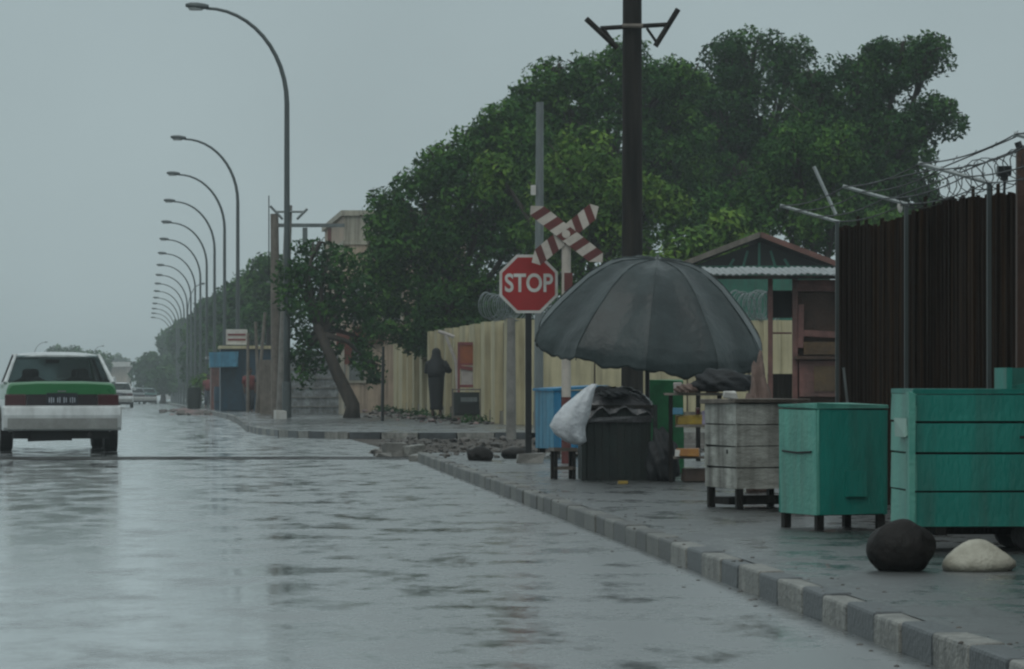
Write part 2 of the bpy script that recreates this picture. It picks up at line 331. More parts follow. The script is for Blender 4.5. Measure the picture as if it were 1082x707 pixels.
# ---------------------------------------------------------------- ground sheets
def sheet(name, left, right, Ds, z, mat_, nx=2):
    """strip between two lines X=left(D) and X=right(D), following the ground"""
    mb = MB(); vs = []; fs = []
    for D in Ds:
        for k in range(nx): vs.append((left(D) + (right(D) - left(D)) * k / (nx - 1), D, gz(D) + z))
    for i in range(len(Ds) - 1):
        for k in range(nx - 1):
            a = i * nx + k; fs.append((a, a + 1, a + nx + 1, a + nx))
    mb.add(vs, fs, mat_); o = mb.build(name)
    for p in o.data.polygons:
        if p.normal.z < 0: p.flip()
    return tag(o, kind='structure')
RZ = .035                                       # water and asphalt level against the kerb foot
Dall = [-20, 0, 20, 40, 60, 80, 100, 560, 1500]
sheet('ground', lambda D: -400, lambda D: 400, Dall, -.02, 'dirt')
sheet('road', lambda D: rx(-9.5, D), lambda D: rx(3.6, D) if D > 46 else 2.57 - .0795 * D, [-20, 0, 20, 46.9, 47, 60, 80, 100, 560, 1400], RZ, 'road')
sheet('side_street', lambda D: rx(3.6, D), lambda D: 30, [46.5, 50, 56, 65.6], RZ + .003, 'dirt', nx=6)
KX = lambda D: 2.57 - .0795 * D
# near pavement and its kerb (row of painted kerb stones)
sheet('pavement', lambda D: KX(D) + .105, lambda D: 40, [-10, 10, 20, 30, 40, 47.2], .15, 'pave', nx=3)
kb = MB(); s0 = 6.0; i = 0; ang = math.atan(.0795)
while s0 < 46.8:
    ln = .665 * random.uniform(.82, 1.14); c = s0 + ln / 2; j = random.uniform(-.003, .003)
    kb.box((KX(c) + .065 + j, c, .066 + random.uniform(-.008, .005)), (.13, ln - .006, .172), ('kerb_light' if i % 2 else 'kerb_dark') if c < 21 else ('kerb_worn' if i % 2 else 'kerb_worn_dark'), rz=ang + random.uniform(-.004, .004), j=.004)
    s0 += ln; i += 1
# worn corner
for k, (x, D, a) in enumerate([(-1.02, 47.4, .9), (-.55, 47.75, 1.35), (.1, 47.9, 1.5), (.75, 47.95, 1.6)]):
    kb.box((x, D, .05), (.14, .6, .15), 'kerb_dark' if k % 2 else 'kerb_light', rz=a, j=.02)
tag(kb.build('kerb', bevel=.014), kind='structure')
# far block: pavement with a rounded corner
edge = [(14, 65.0), (4, 65.0), (-1.6, 65.0), (-2.6, 65.2), (-3.5, 66.2), (-4.2, 68.2), (-4.8, 71.5), (-5.3, 75.5), (-5.85, 82)]
D = 90
while D <= 600: edge.append((rx(2.25, D), D)); D += 10
mb = MB(); vs = []; fs = []
for (x, D) in edge: vs += [(x, D, gz(D) + .15), (30 if D < 66 else 30, D + (.001 if D < 66 else 0), gz(D) + .15)]
# the front row shares one depth: build that block separately
fr = edge[2:]
vs = []
for (x, D) in fr: vs += [(x + .1, D + .12, gz(D) + .15), (30, D + .12, gz(D) + .15)]
fs = [(2 * i, 2 * i + 1, 2 * i + 3, 2 * i + 2) for i in range(len(fr) - 1)]
mb.add(vs, fs, 'pave'); o = mb.build('far_pavement'); tag(o, kind='structure')
for p in o.data.polygons:
    if p.normal.z < 0: p.flip()
kb = MB(); acc = 0; i = 0
def walk(poly, step):
    pts = [Vector((x, y)) for x, y in poly]; segs = []; pos = pts[0]; k = 1; out_ = [pos.copy()]; left = step
    while k < len(pts):
        d = (pts[k] - pos).length
        if d >= left: pos = pos + (pts[k] - pos).normalized() * left; out_.append(pos.copy()); left = step
        else: left -= d; pos = pts[k]; k += 1
    return out_
w = walk(edge, .65)
for i in range(len(w) - 1):
    a, b = w[i], w[i + 1]; c = (a + b) / 2; d = b - a
    if c.y > 330: break
    if 0.3 < c.x < 1.0 and c.y < 66: continue                      # a stone is missing here
    an = math.atan2(d.y, d.x) - math.pi / 2
    kb.box((c.x + (.06 if c.y > 66 else 0), c.y + .06, gz(c.y) + .072), (.13, d.length - .02, .17), 'kerb_dark' if i % 2 else 'kerb_light', rz=an, j=.006)
tag(kb.build('far_kerb'), kind='structure')
# left side far away
sheet('left_pavement', lambda D: -400, lambda D: rx(-9.5, D), [100, 200, 560, 1300], .12, 'pave')
# rails crossing the street
for k, D in enumerate((48.7, 49.7)):
    r = MB()
    r.box((3, D, RZ), (36, .065, .026), 'steel')
    tag(r.build('rail'), ['nearer steel rail let into the wet road before the junction', 'farther steel rail let into the wet road before the junction'][k], 'rail', 'rails of the level crossing')
# rubble of the rail bed
mb = MB(); rnd = random.Random(3)
for k in range(620):
    D = rnd.uniform(49, 64.4); lim = px(455, D) if D < 55 else px(400, D)
    x = rnd.uniform(lim, lim + 4.5); s = rnd.choice([.02, .03, .04, .05, .09]) * rnd.uniform(.7, 1.3)
    rock_mesh(mb, (x, D, RZ + s * .3), (s, s, s * .6), 'stone' if rnd.random() < .8 else 'rock', seed=k, n=5, sub=1)
for k in range(170):
    D = rnd.uniform(44, 48.6); x = rnd.uniform(KX(D) + .1, KX(D) + 3); s = rnd.choice([.02, .03, .05]) * rnd.uniform(.7, 1.2)
    rock_mesh(mb, (x, D, .15 + s * .3), (s, s, s * .6), 'stone', seed=k, n=5, sub=1)
for k in range(26):
    D = rnd.uniform(49.9, 53); x = px(rnd.uniform(395, 455), D); s = rnd.uniform(.04, .10)
    rock_mesh(mb, (x, D, RZ + s * .3), (s * 1.3, s, s * .7), rnd.choice(['stone', 'concrete', 'rock']), seed=900 + k, n=6, sub=1)
tag(mb.build('rubble'), 'small wet stones strewn over the rail bed', 'rubble', kind='stuff')
mb = MB()
for k in range(420):
    D = rnd.uniform(77, 118); s = rnd.choice([.03, .05, .07, .1]) * rnd.uniform(.6, 1.2)
    x = rx(7.3, D) - abs(rnd.gauss(.25, .6)); rock_mesh(mb, (x, D, .15 + s * .2), (s, s, s * .5), rnd.choice(['stone', 'stone', 'rock', 'litter_pink']), seed=k, n=5, sub=1)
tag(mb.build('wall_foot_debris'), 'stones and litter along the foot of the cream wall', 'debris', kind='stuff')
mb = MB()
for k in range(260):
    D = rnd.uniform(120, 175); s = rnd.uniform(.06, .26); x = rx(2.3, D) + rnd.gauss(-.3, .5)
    rock_mesh(mb, (x, D, gz(D) + s * .2), (s, s, s * .5), rnd.choice(['litter_pink', 'stone', 'litter_pink']), seed=k, n=5, sub=1)
tag(mb.build('litter'), 'pinkish litter and stones heaped along the far kerb', 'litter', kind='stuff')
mb = MB()
for k in range(200):
    D = rnd.uniform(12, 46); s = rnd.uniform(.006, .016); x = KX(D) + rnd.choice([-1, 1]) * abs(rnd.gauss(0, .16)) + .05
    z = .15 if x > KX(D) + .13 else (.15 if x > KX(D) else RZ)
    rock_mesh(mb, (x, D, z), (s, s, s * .5), 'stone', seed=k, n=5, sub=1)
tag(mb.build('grit'), 'grit washed along the kerb', 'grit', kind='stuff')

def rock(name, x, D, z, r, mat_, label, cat, seed, group=None, low=.55):
    mb = MB(); rr = random.Random(seed); bm = bmesh.new(); bmesh.ops.create_icosphere(bm, subdivisions=4, radius=1); vs = []
    ds = [(Vector((rr.gauss(0, 1), rr.gauss(0, 1), rr.gauss(0, 1))).normalized(), rr.uniform(2, 6), rr.uniform(0, 6), rr.uniform(.008, .03)) for _ in range(9)]
    for v in bm.verts:
        p = v.co; k = 1 + sum(a * math.sin(f * p.dot(d) * 1.6 + ph) for d, f, ph, a in ds)
        vs.append((p.x * k * r[0], p.y * k * r[1], (max(p.z * k, -low) + low) * r[2]))
    mb.add(vs, [tuple(q.index for q in f.verts) for f in bm.faces], mat_); bm.free()
    o = mb.build(name, smooth=True); o.location = (x, D, z); tag(o, label, cat, group); return o
rock('boulder', px(952, 17.9), 17.9, .15, (.163, .13, .14), 'rock', 'dark rounded boulder on the pavement in front of the large green cart', 'rock', 5, low=.75)
rock('rock', px(507, 42.6), 42.6, .15, (.145, .13, .10), 'rock', 'dark rock near the kerb corner, left of the other dark rock', 'rock', 8)
rock('rock', px(546, 43.6), 43.6, .15, (.17, .15, .085), 'rock', 'dark flat rock at the foot of the stop sign post', 'rock', 9)
# concrete lumps at the corner
for (x, D, s, mt, lb) in [(418, 50.2, (.30, .22, .20), 'concrete', 'broken grey concrete lump lying on the road at the kerb corner'),
                          (438, 50.0, (.24, .2, .16), 'kerb_light', 'pale kerb stone fragment beside the grey concrete lump'),
                          (405, 49.9, (.22, .15, .05), 'concrete', 'thin flat slab of concrete beside the rail')]:
    mb = MB(); mb.box((0, 0, s[2] / 2 - .01), s, mt, rz=.3, j=.03); o = mb.build('concrete_block', bevel=.012); o.location = (px(x, D), D, RZ); tag(o, lb, 'concrete block')
mb = MB(); mb.box((0, 0, .1), (.24, .3, .2), 'sign_white', rz=.2, j=.02); o = mb.build('painted_stone', bevel=.01); o.location = (px(296, 88), 88, .15); tag(o, 'white painted stone at the kerb beside the nearest lamp post', 'stone')
# small black bird-like pebble beside the kerb
rock('pebble', px(638, 26.5), 26.5, RZ, (.03, .03, .035), 'rock', 'small black pebble on the road beside the kerb', 'stone', 4)

# white sack
mb = MB(); rs = []
for i, (z, k) in enumerate([(0, .9), (.02, 1.0), (.045, .99), (.075, .82), (.105, .60), (.13, .40), (.145, .22), (.15, .05)]):
    rs.append([Vector((math.cos(t) * .175 * k * (1 + .05 * math.sin(3 * t + i)) + .0 * i, math.sin(t) * .13 * k * (1 + .06 * math.cos(4 * t)), z)) for t in [2 * math.pi * q / 28 for q in range(28)]])
mb.rings(rs, 'sack'); o = mb.build('sack', smooth=True); o.location = (px(1033, 17.9), 17.9, .15)
tag(o, 'white lumpy sack lying on the pavement beside the dark boulder', 'sack')

# ---------------------------------------------------------------- chests and carts
def chest(name, x, D, w, d, h, leg, rz, front, side, lid, label, cat, rows, group=None, lid_over=.02, lidm=None, planks_v=False):
    """planked chest on legs; local -y face is the front, local -x the side towards the road"""
    t = empty(name, (x, D, .15), rz, label, cat, group)
    b = MB(); b.box((0, 0, leg + h / 2), (w - .03, d - .03, h - .004), 'dark')
    ph = h / rows
    for k in range(rows):
        g = random.uniform(.006, .014); z = leg + ph * (k + .5)
        for sgn in (-1, 1):
            b.box((0, sgn * (d / 2 - .008), z), (w, .018, ph - g), front, j=.005)
            b.box((sgn * (w / 2 - .006), 0, z), (.018, d + .004, ph - g), side if sgn < 0 else front, j=.005)
    b.build('body', t)
    for sx_ in (-1, 1):
        for sy in (-1, 1):
            for q in [0]:
                p = MB(); p.box((sx_ * (w / 2 - .03), sy * (d / 2 - .03), (leg + h * .5) / 2), (.045, .045, leg + h * .5), 'dark_wood' if lidm is None else 'dark_wood', j=.003); p.build('leg', t)
    l_ = MB(); l_.box((0, 0, leg + h + .014), (w + 2 * lid_over, d + 2 * lid_over, .028), lid, j=.008); l_.build('lid', t, bevel=.004)
    return t
D = 22.8; t = chest('green_chest', px(884, D) - .0, D + .25, .47, .52, .645, .085, R(21), 'green', 'green_pale', 'green_pale', 'small green wooden chest on short legs between the white crate and the large green cart', 'chest', 1, lid_over=.004)
m_ = MB(); m_.box((.02, -.275, .28), (.14, .012, .16), 'green', j=.002); m_.build('hatch', t)
m_ = MB(); m_.tube([(-.245, -.2, .47), (-.245, 0, .462), (-.245, .2, .47)], .006, 'dark'); m_.build('strap', t)
D = 26.5; t = chest('white_chest', px(800, D), D + .25, .52, .56, .60, .14, R(20), 'white_wood', 'white_wood', 'grey_wood', 'whitish grey planked wooden crate on legs, between the umbrella stall and the small green chest', 'crate', 4, lid_over=.03)
m_ = MB(); m_.box((0, -.20, .07), (.46, .04, .05), 'dark_wood'); m_.box((0, .1, .05), (.44, .3, .05), 'dark_wood'); m_.build('bottom_shelf', t)
m_ = MB(); m_.box((-.255, -.12, .40), (.02, .03, .03), 'dark'); m_.build('latch', t)
# large green cart
D = 19.8; t = empty('green_cart', (px(965, D) + .63, D + .42, .15), R(3), 'large green planked street cart at the right edge behind the boulder', 'cart')
w, d, h, z0 = 1.30, .74, .70, .13
b = MB(); b.box((0, 0, z0 + h / 2), (w - .04, d - .04, h - .01), 'dark')
zs = [0, .19, .37, .385, .52, .70]
for a, c in [(0, .185), (.19, .385), (.39, .55), (.555, .70)]:
    for sg in (-1, 1):
        b.box((0, sg * (d / 2 - .01), z0 + (a + c) / 2), (w, .022, c - a - .008), 'green', j=.003)
        b.box((sg * (w / 2 - .008), 0, z0 + (a + c) / 2), (.02, d + .005, c - a - .006), 'green_pale', j=.003)
b.build('body', t)
b = MB(); b.box((-w / 2 - .012, -d / 2 + .02, z0 + .35), (.03, .07, .71), 'green_pale', j=.008); b.build('corner_post', t)
b = MB(); b.box((-w / 2 - .03, -d / 2 + .22, z0 + .52), (.01, .40, .09), 'green_white', j=.008); b.build('patch', t)
b = MB(); b.box((0, 0, z0 + h + .012), (w + .004, d + .004, .024), 'green', j=.003); b.build('lid', t)
b = MB(); b.box((.16, .16, z0 + h + .08), (.54, .03, .115), 'green'); b.box((-.11, -.02, z0 + h + .08), (.03, .36, .115), 'green'); b.box((.14, -.0, z0 + h + .05), (.5, .03, .05), 'green', rot=Matrix.Rotation(-.16, 4, 'Y')); b.build('raised_rack', t)
b = MB(); b.box((.06, -d / 2 - .026, z0 + .60), (.20, .012, .018), 'dark', j=.004); b.build('batten', t)
b = MB(); b.box((.06, -d / 2 - .026, z0 + .47), (.30, .012, .016), 'dark', j=.004); b.build('batten', t)
b = MB(); b.box((-.02, -d / 2 - .022, z0 + .17), (.014, .012, .28), 'hut_green'); b.build('batten', t)
b = MB(); b.box((0, 0, z0 - .025), (w - .1, .08, .05), 'dark_wood'); b.box((-w / 2 + .15, 0, z0 - .02), (.06, d, .045), 'dark_wood'); b.box((w / 2 - .25, 0, z0 - .02), (.06, d, .045), 'dark_wood'); b.build('chassis', t)
for (wx, wy) in ((-.02, -.25), (-.02, .25), (.5, -.3)):
    wv = MB(); wv.tube([(wx, wy - .035, .085), (wx, wy + .035, .085)], .088, 'tyre', n=24); o = wv.build('wheel', t, bevel=.012)
    hb = MB(); hb.tube([(wx, wy - .04, .085), (wx, wy + .04, .085)], .035, 'steel', n=14); hb.build('hub', o)
for lx in (-w / 2 + .05,):
    for ly in (-.3, .3):
        b = MB(); b.box((lx, ly, z0 / 2), (.05, .05, z0), 'dark_wood'); b.build('leg', t)

# ---------------------------------------------------------------- umbrella
D = 35.0; ux = px(684, D)
t = empty('market_umbrella', (ux, D, .15), 0, 'big dark grey wet market umbrella standing over the stall', 'umbrella')
cm = MB(); NR, NA, NP = 40, 160, 10
prof = [(0, 1.02), (.16, 1.01), (.32, .99), (.46, .94), (.65, .80), (.84, .60), (.95, .47), (1.03, .36), (1.08, .27), (1.10, .16)]
def pr(s):
    q = s * (len(prof) - 1); i = min(int(q), len(prof) - 2); f = q - i
    return prof[i][0] * (1 - f) + prof[i + 1][0] * f, prof[i][1] * (1 - f) + prof[i + 1][1] * f
tilt = Matrix.Rotation(R(11), 4, 'X') @ Matrix.Rotation(R(5), 4, 'Y')
vs = []; fs = []; rr = random.Random(11)
flap = [rr.uniform(.02, .10) for _ in range(NP)]
for i in range(NR + 1):
    s = i / NR; r0, z0 = pr(s)
    for k in range(NA):
        th = 2 * math.pi * k / NA + .25; u = (k / NA * NP) % 1; pan = int(k / NA * NP)
        sag = math.sin(math.pi * u) ** 2
        r = r0 * math.cos(math.pi / NP) / math.cos((u - .5) * 2 * math.pi / NP) * (1 - .028 * sag * s) + (.006 * math.sin(th * 23 + 9 * s) * s * s)
        z = z0 * .98 - .03 * sag * math.sin(math.pi * min(1, s * 1.0)) - (flap[pan] * sag * max(0, s - .8) / .2) + (.016 * max(0, s - .85) / .15 * (math.sin(th * 17 + 1) + .6 * math.sin(th * 41)))
        vs.append(tilt @ Vector((r * math.cos(th), r * math.sin(th), z)) + Vector((0, 0, 1.04)))
for i in range(NR):
    for k in range(NA):
        k2 = (k + 1) % NA; fs.append((i * NA + k, i * NA + k2, (i + 1) * NA + k2, (i + 1) * NA + k))
cm.add(vs, fs, 'canopy'); cano = cm.build('canopy', t, smooth=True)
for ed_ in cano.data.edges:
    a_, b_ = ed_.vertices
    if a_ % NA == b_ % NA and (a_ % NA) % (NA // NP) == 0: ed_.use_edge_sharp = True
so = cano.modifiers.new('thick', 'SOLIDIFY'); so.thickness = .004
for k in range(NP):
    th = 2 * math.pi * k / NP + .25; rb = MB()
    rb.tube([tilt @ Vector((pr(s)[0] * .985 * math.cos(th), pr(s)[0] * .985 * math.sin(th), pr(s)[1] * .98 - .012)) + Vector((0, 0, 1.04)) for s in [j / 12 for j in range(13)]], .006, 'black_metal', n=5); rb.build('rib', t)
for k in range(NP):
    th = 2 * math.pi * k / NP + .25; sm = MB()
    sm.tube([tilt @ Vector((pr(s_)[0] * 1.003 * math.cos(th), pr(s_)[0] * 1.003 * math.sin(th), pr(s_)[1] * .98 + .004)) + Vector((0, 0, 1.04)) for s_ in [.03 + .95 * j / 14 for j in range(15)]], .0045, 'canopy', n=5); sm.build('seam', t)
b = MB(); b.tube([(0, 0, -.02), (0, 0, 2.02)], .022, 'black_metal'); b.build('pole', t)
b = MB(); b.tube([tilt @ Vector((0, 0, .96)) + Vector((0, 0, 1.04)), tilt @ Vector((0, 0, 1.04)) + Vector((0, 0, 1.04))], [.025, .008], 'galv'); b.build('finial', t)
b = MB(); b.loft([(0, 0, 0, .22, .22), (0, 0, .08, .2, .2), (0, 0, .1, .05, .05)], 'concrete'); b.build('base', t)

# stall: black box with a grey tarpaulin on its top
D = 34.2
t = empty('stall_box', (px(650, D), D, .15), R(6), 'black box stall counter draped in shiny grey tarpaulin under the umbrella', 'stall')
b = MB(); b.box((0, .05, .33), (.60, .5, .66), 'mesh_green', j=.006)
for k in range(9): b.box((-.27 + k * .0675, -.205, .33), (.012, .02, .62), 'mesh_green')
b.build('box', t)
b = MB()
vs = []; fs = []; nx_, ny_ = 22, 16; rr = random.Random(5)
for j in range(ny_ + 1):
    for i in range(nx_ + 1):
        x = -.33 + .68 * i / nx_; s = j / ny_
        if s < .62: y = .34 - s / .62 * .50; z = .845 - .105 * (s / .62) ** 1.5
        else: y = -.16 - .10 * (s - .62) / .38; z = .74 - .11 * (s - .62) / .38 - .03 * math.sin(i * .9) * (s > .9)
        z -= .10 * abs(x / .34) ** 3; vs.append((x, y, z + rr.uniform(-.012, .012)))
for j in range(ny_):
    for i in range(nx_): a = j * (nx_ + 1) + i; fs.append((a, a + 1, a + nx_ + 2, a + nx_ + 1))
b.add(vs, fs, 'tarp'); o = b.build('tarpaulin', t, smooth=True); so = o.modifiers.new('thick', 'SOLIDIFY'); so.thickness = .006
for lx in (-.32, .33):
    b = MB(); b.box((lx, -.24, .34), (.035, .035, .68), 'mesh_green'); b.build('leg', t)
b = MB(); b.box((0, -.22, .665), (.64, .03, .03), 'dark_wood'); b.box((-.0, -.23, .55), (.6, .012, .05), 'tarp', j=.01); b.build('front_rail', t)
# white plastic bag slung off the left side
mb = MB(); rs = []; rr = random.Random(2)
for i, (z, cx, a, bq) in enumerate([(0.0, .02, .03, .03), (.03, .0, .09, .08), (.09, -.05, .13, .11), (.17, -.07, .155, .12), (.26, -.03, .15, .12), (.35, .02, .12, .10), (.43, .08, .08, .075), (.50, .13, .05, .05), (.54, .17, .025, .03)]):
    rs.append([Vector((cx + math.cos(q) * a * (1 + .05 * math.sin(5 * q + i * .7) + .05 * math.sin(11 * q + i) + rr.uniform(-.04, .04)), math.sin(q) * bq * (1 + .1 * math.cos(6 * q + i)), z)) for q in [2 * math.pi * k / 36 for k in range(36)]])
mb.rings(rs, 'plastic_white'); o = mb.build('plastic_bag', smooth=True); o.location = (px(608, 33.6), 33.6, pz(470, 33.6))
tag(o, 'bulging white plastic bag hanging off the left of the stall', 'bag')
# small stool at the left
D = 34.6; t = empty('stool', (px(595, D), D, .15), .2, 'low dark wooden stool beside the stall below the white bag', 'stool')
b = MB(); b.box((0, 0, .27), (.22, .2, .03), 'grey_wood', j=.005); b.build('seat', t)
for sx_ in (-1, 1):
    for sy in (-1, 1): b = MB(); b.box((sx_ * .085, sy * .075, .13), (.03, .03, .26), 'dark_wood'); b.build('leg', t)
b = MB(); b.box((0, -.08, .1), (.2, .02, .03), 'grey_wood'); b.build('stretcher', t)
# display shelf under the umbrella
D = 33.4; t = empty('display_shelf', (px(732, D), D + .1, .15), 0, 'wooden display shelf of packets under the right side of the umbrella', 'shelf')
for z, wd in ((.78, .56), (.50, .36), (.22, .40)):
    b = MB(); b.box((0.03, 0, z), (wd, .3, .022), 'grey_wood', j=.004); b.build('shelf_board', t)
for sx_ in (-.19, .24):
    for sy in (-.13, .13): b = MB(); b.box((sx_, sy, .39), (.026, .026, .78), 'dark_wood'); b.build('post', t)
def pack(name, x, D, y, s, mt, lb, cat, rz=0, group=None):
    mb = MB(); mb.box((0, 0, s[2] / 2), s, mt, rz=rz, j=min(s) * .06)
    o = mb.build(name, bevel=min(s) * .1); o.location = (px(x, D), D, y); return tag(o, lb, cat, group)
z1, z2, z3 = .15 + .78 + .011, .15 + .50 + .011, .15 + .22 + .011
pack('packet', 728, 33.45, z2, (.22, .16, .085), 'yellow', 'yellow packet on the middle shelf under the umbrella', 'packet', .1)
pack('packet', 716, 33.38, z2 + .087, (.09, .1, .06), 'blue_pale', 'small pale blue packet lying on the yellow packet', 'packet')
pack('carton', 727, 33.35, z3, (.20, .16, .07), 'orange_pack', 'orange carton on the bottom shelf under the umbrella', 'carton', -.08)
pack('tin', 715, 33.4, z2 + .155, (.04, .05, .085), 'paper', 'pale narrow tin at the left on the middle shelf', 'tin') if False else None
pack('tin', 745, 33.42, z2, (.06, .08, .12), 'lilac', 'lilac tin standing right of the yellow packet', 'tin')
pack('box', 737, 33.6, .15, (.26, .2, .12), 'carton', 'brown cardboard box on the ground under the shelf', 'box', .1)
pack('wrapper', 658, 33.0, .15, (.09, .03, .025), 'yellow', 'small yellow wrapper on the pavement before the stall', 'wrapper', .2)
pack('parcel', 716, 33.5, z1, (.07, .08, .09), 'paper', 'pale parcel on the top shelf board', 'parcel')
pack('jar', 737, 33.35, z2 + .09, (.035, .035, .06), 'tail', 'small dark red jar on the yellow packet', 'jar')
pack('bottle', 748, 33.3, z3, (.04, .04, .17), 'mesh_green', 'dark bottle on the bottom shelf right of the orange carton', 'bottle')
pack('white_cup', 716, 33.3, z3, (.045, .045, .06), 'sign_white', 'white cup on the bottom shelf left of the orange carton', 'cup')
pack('packet', 752, 33.5, z1, (.1, .08, .05), 'orange_pack', 'orange packet at the right end of the top shelf board', 'packet')
def heap(name, x, D, z, r, mt, lb, cat, seed):
    mb = MB(); rr = random.Random(seed)
    bm = bmesh.new(); bmesh.ops.create_icosphere(bm, subdivisions=4, radius=1)
    vs = []
    for v in bm.verts:
        p = v.co; k = 1 + .16 * math.sin(4 * p.x + seed) * math.cos(5 * p.y) + .09 * math.sin(11 * p.x + 7 * p.z) + .05 * math.sin(19 * p.y + 13 * p.z)
        vs.append((p.x * k * r[0], p.y * k * r[1], max(0, (p.z * k + .6) * r[2])))
    mb.add(vs, [tuple(q.index for q in f.verts) for f in bm.faces], mt); bm.free()
    o = mb.build(name, smooth=True); o.location = (px(x, D), D, z); return tag(o, lb, cat)
heap('cloth_bundle', 764, 33.4, z1 + .01, (.28, .17, .12), 'dark_cloth', 'black cloth bundle piled on the top shelf board under the umbrella rim', 'bundle', 3)
heap('cloth_bundle', 726, 33.35, z1 + .0, (.10, .1, .05), 'brown_cloth', 'small brown cloth bundle on the top shelf board beside the pale parcel', 'bundle', 6)
heap('cloth_bundle', 650, 34.0, .15 + .75, (.13, .12, .05), 'dark_cloth', 'black bundle lying on the tarpaulin of the stall box', 'bundle', 12)
heap('sack_pile', 700, 33.9, .15, (.15, .2, .28), 'dark_cloth', 'dark full sack standing between the stall and the shelf', 'sack', 9)
heap('brown_sack', 803, 30.5, .15, (.13, .12, .63), 'brown_cloth', 'tall brown sack standing behind the white crate', 'sack', 2)
mb = MB(); mb.box((0, 0, .03), (.10, .07, .05), 'sign_white', j=.012); o = mb.build('rag', bevel=.01); o.location = (px(771, 26.5), 26.42, .15 + .14 + .6 + .028); tag(o, 'white rag lying on the lid of the white crate', 'rag')
b = MB(); b.box((0, 0, .45), (.36, .4, .9), 'green_cloth', j=.01); o = b.build('green_locker'); o.location = (px(702, 36.5), 36.5, .15); tag(o, 'green metal locker behind the umbrella pole', 'locker')

# ---------------------------------------------------------------- blue chest behind
D = 44.5; t = empty('blue_chest', (px(603, D), D + .3, .15), R(24), 'bright blue wooden chest with sloping lid behind the crossing sign pole', 'chest')
b = MB(); w, d, h, lg = .66, .52, .68, .10
b.box((0, 0, lg + h / 2), (w - .03, d - .03, h), 'dark')
for k in range(7): b.box((-w / 2 + w / 7 * (k + .5), -d / 2 + .005, lg + h / 2), (w / 7 - .008, .02, h), 'blue', j=.002)
for k in range(5): b.box((-w / 2 + .003, -d / 2 + d / 5 * (k + .5), lg + h / 2), (.02, d / 5 - .008, h), 'blue_pale', j=.002)
b.box((w / 2, 0, lg + h / 2), (.02, d, h), 'blue'); b.box((0, d / 2, lg + h / 2), (w, .02, h), 'blue'); b.build('body', t)
b = MB(); b.box((0, 0, lg + h + .03), (w + .06, d + .06, .03), 'blue', rot=Matrix.Rotation(-.05, 4, 'Y')); b.build('lid', t)
for sx_ in (-1, 1):
    for sy in (-1, 1): b = MB(); b.box((sx_ * (w / 2 - .05), sy * (d / 2 - .05), lg / 2), (.07, .07, lg), 'dark_wood'); b.build('leg', t)

# ---------------------------------------------------------------- signs
def text_mesh(name, body, size, mt, parent, loc, ext=.002, sx_=1):
    cu = bpy.data.curves.new(name, 'FONT'); cu.body = body; cu.size = size; cu.align_x = 'CENTER'; cu.align_y = 'CENTER'; cu.extrude = ext; cu.offset = size * .022
    tmp = bpy.data.objects.new('tmp', cu); col.objects.link(tmp)
    bpy.context.view_layer.update()
    me = bpy.data.meshes.new_from_object(tmp.evaluated_get(bpy.context.evaluated_depsgraph_get())); bpy.data.objects.remove(tmp)
    me.materials.clear(); me.materials.append(M[mt]); o = bpy.data.objects.new(name, me); col.objects.link(o)
    o.parent = parent; o.location = loc; o.rotation_euler = (R(90), 0, 0); o.scale = (sx_, 1, 1); return o
D = 41.3; sc_ = F / D
t = empty('stop_sign', (px(558.5, D), D, .15), R(2), 'red octagonal STOP sign with white border on a dark post', 'sign')
zc = pz(300, D) - .15
def octo(r, y0, y1, mt):
    b = MB(); b.prism([(r * math.cos(R(22.5 + 45 * k)), zc + r * math.sin(R(22.5 + 45 * k))) for k in range(8)], y0, y1, mt); return b
octo(.345, -.012, 0, 'sign_white').build('sign_border', t); octo(.312, -.017, -.0125, 'sign_red').build('sign_face', t)
text_mesh('lettering', 'STOP', .275, 'sign_white', t, (0, -.0185, zc + .0), sx_=.80)
b = MB(); b.box((0, .03, (zc + .3) / 2), (.07, .05, zc + .3), 'black_metal'); b.build('post', t, bevel=.004)
b = MB(); b.box((.02, -.03, .04), (.3, .24, .12), 'concrete', j=.03); b.build('footing', t)

D = 40.9; t = empty('level_crossing_sign', (px(598.5, D), D + .15, .15), R(-2), 'level crossing cross of red and cream striped boards on a cream pole', 'sign')
b = MB(); zc2 = pz(247, D) - .15; b.tube([(0, 0, .0), (0, 0, .45)], .052, 'cross_red', n=14); b.tube([(0, 0, .45), (0, 0, .72)], .052, 'cross_red', n=14); b.tube([(0, 0, .72), (0, 0, zc2 + .1)], .05, 'cross_white', n=14); b.build('pole', t)
def cross_board(a, b_, y, phase):
    """striped board with pointed ends from a to b in local (x,z)"""
    A, B = Vector(a), Vector(b_); Lh = (B - A).length; ang_ = math.atan2(B.y - A.y, B.x - A.x); hw = .085
    mb = MB(); n = 11; T = Matrix.Translation((A.x, 0, A.y)) @ Matrix.Rotation(-ang_, 4, 'Y')
    for k in range(n):
        u0, u1 = Lh * k / n, Lh * (k + 1) / n; sh = .03
        mt = 'cross_white' if (k + phase) % 2 == 0 else 'cross_red'
        if k == 0: poly = [(0, 0), (u1 - sh, -hw), (u1 + sh, hw)]
        elif k == n - 1: poly = [(u0 - sh, -hw), (Lh, 0), (u0 + sh, hw)]
        else: poly = [(u0 - sh, -hw), (u1 - sh, -hw), (u1 + sh, hw), (u0 + sh, hw)]
        mb.prism(poly, y, y + .02, mt, T)
    return mb
q = lambda x, y: ((x - 598.5) / F * D, pz(y, D) - .15)
cross_board(q(561, 217), q(637, 277), -.085, 0).build('cross_arm', t)
cross_board(q(562, 277), q(633, 218), -.058, 0).build('cross_arm', t)
b = MB(); b.prism([(-.02 + .0, zc2 - .62), (.07, zc2 - .62), (.07, zc2 - .42), (-.02, zc2 - .42)], -.08, -.055, 'cross_red'); b.build('plate', t)
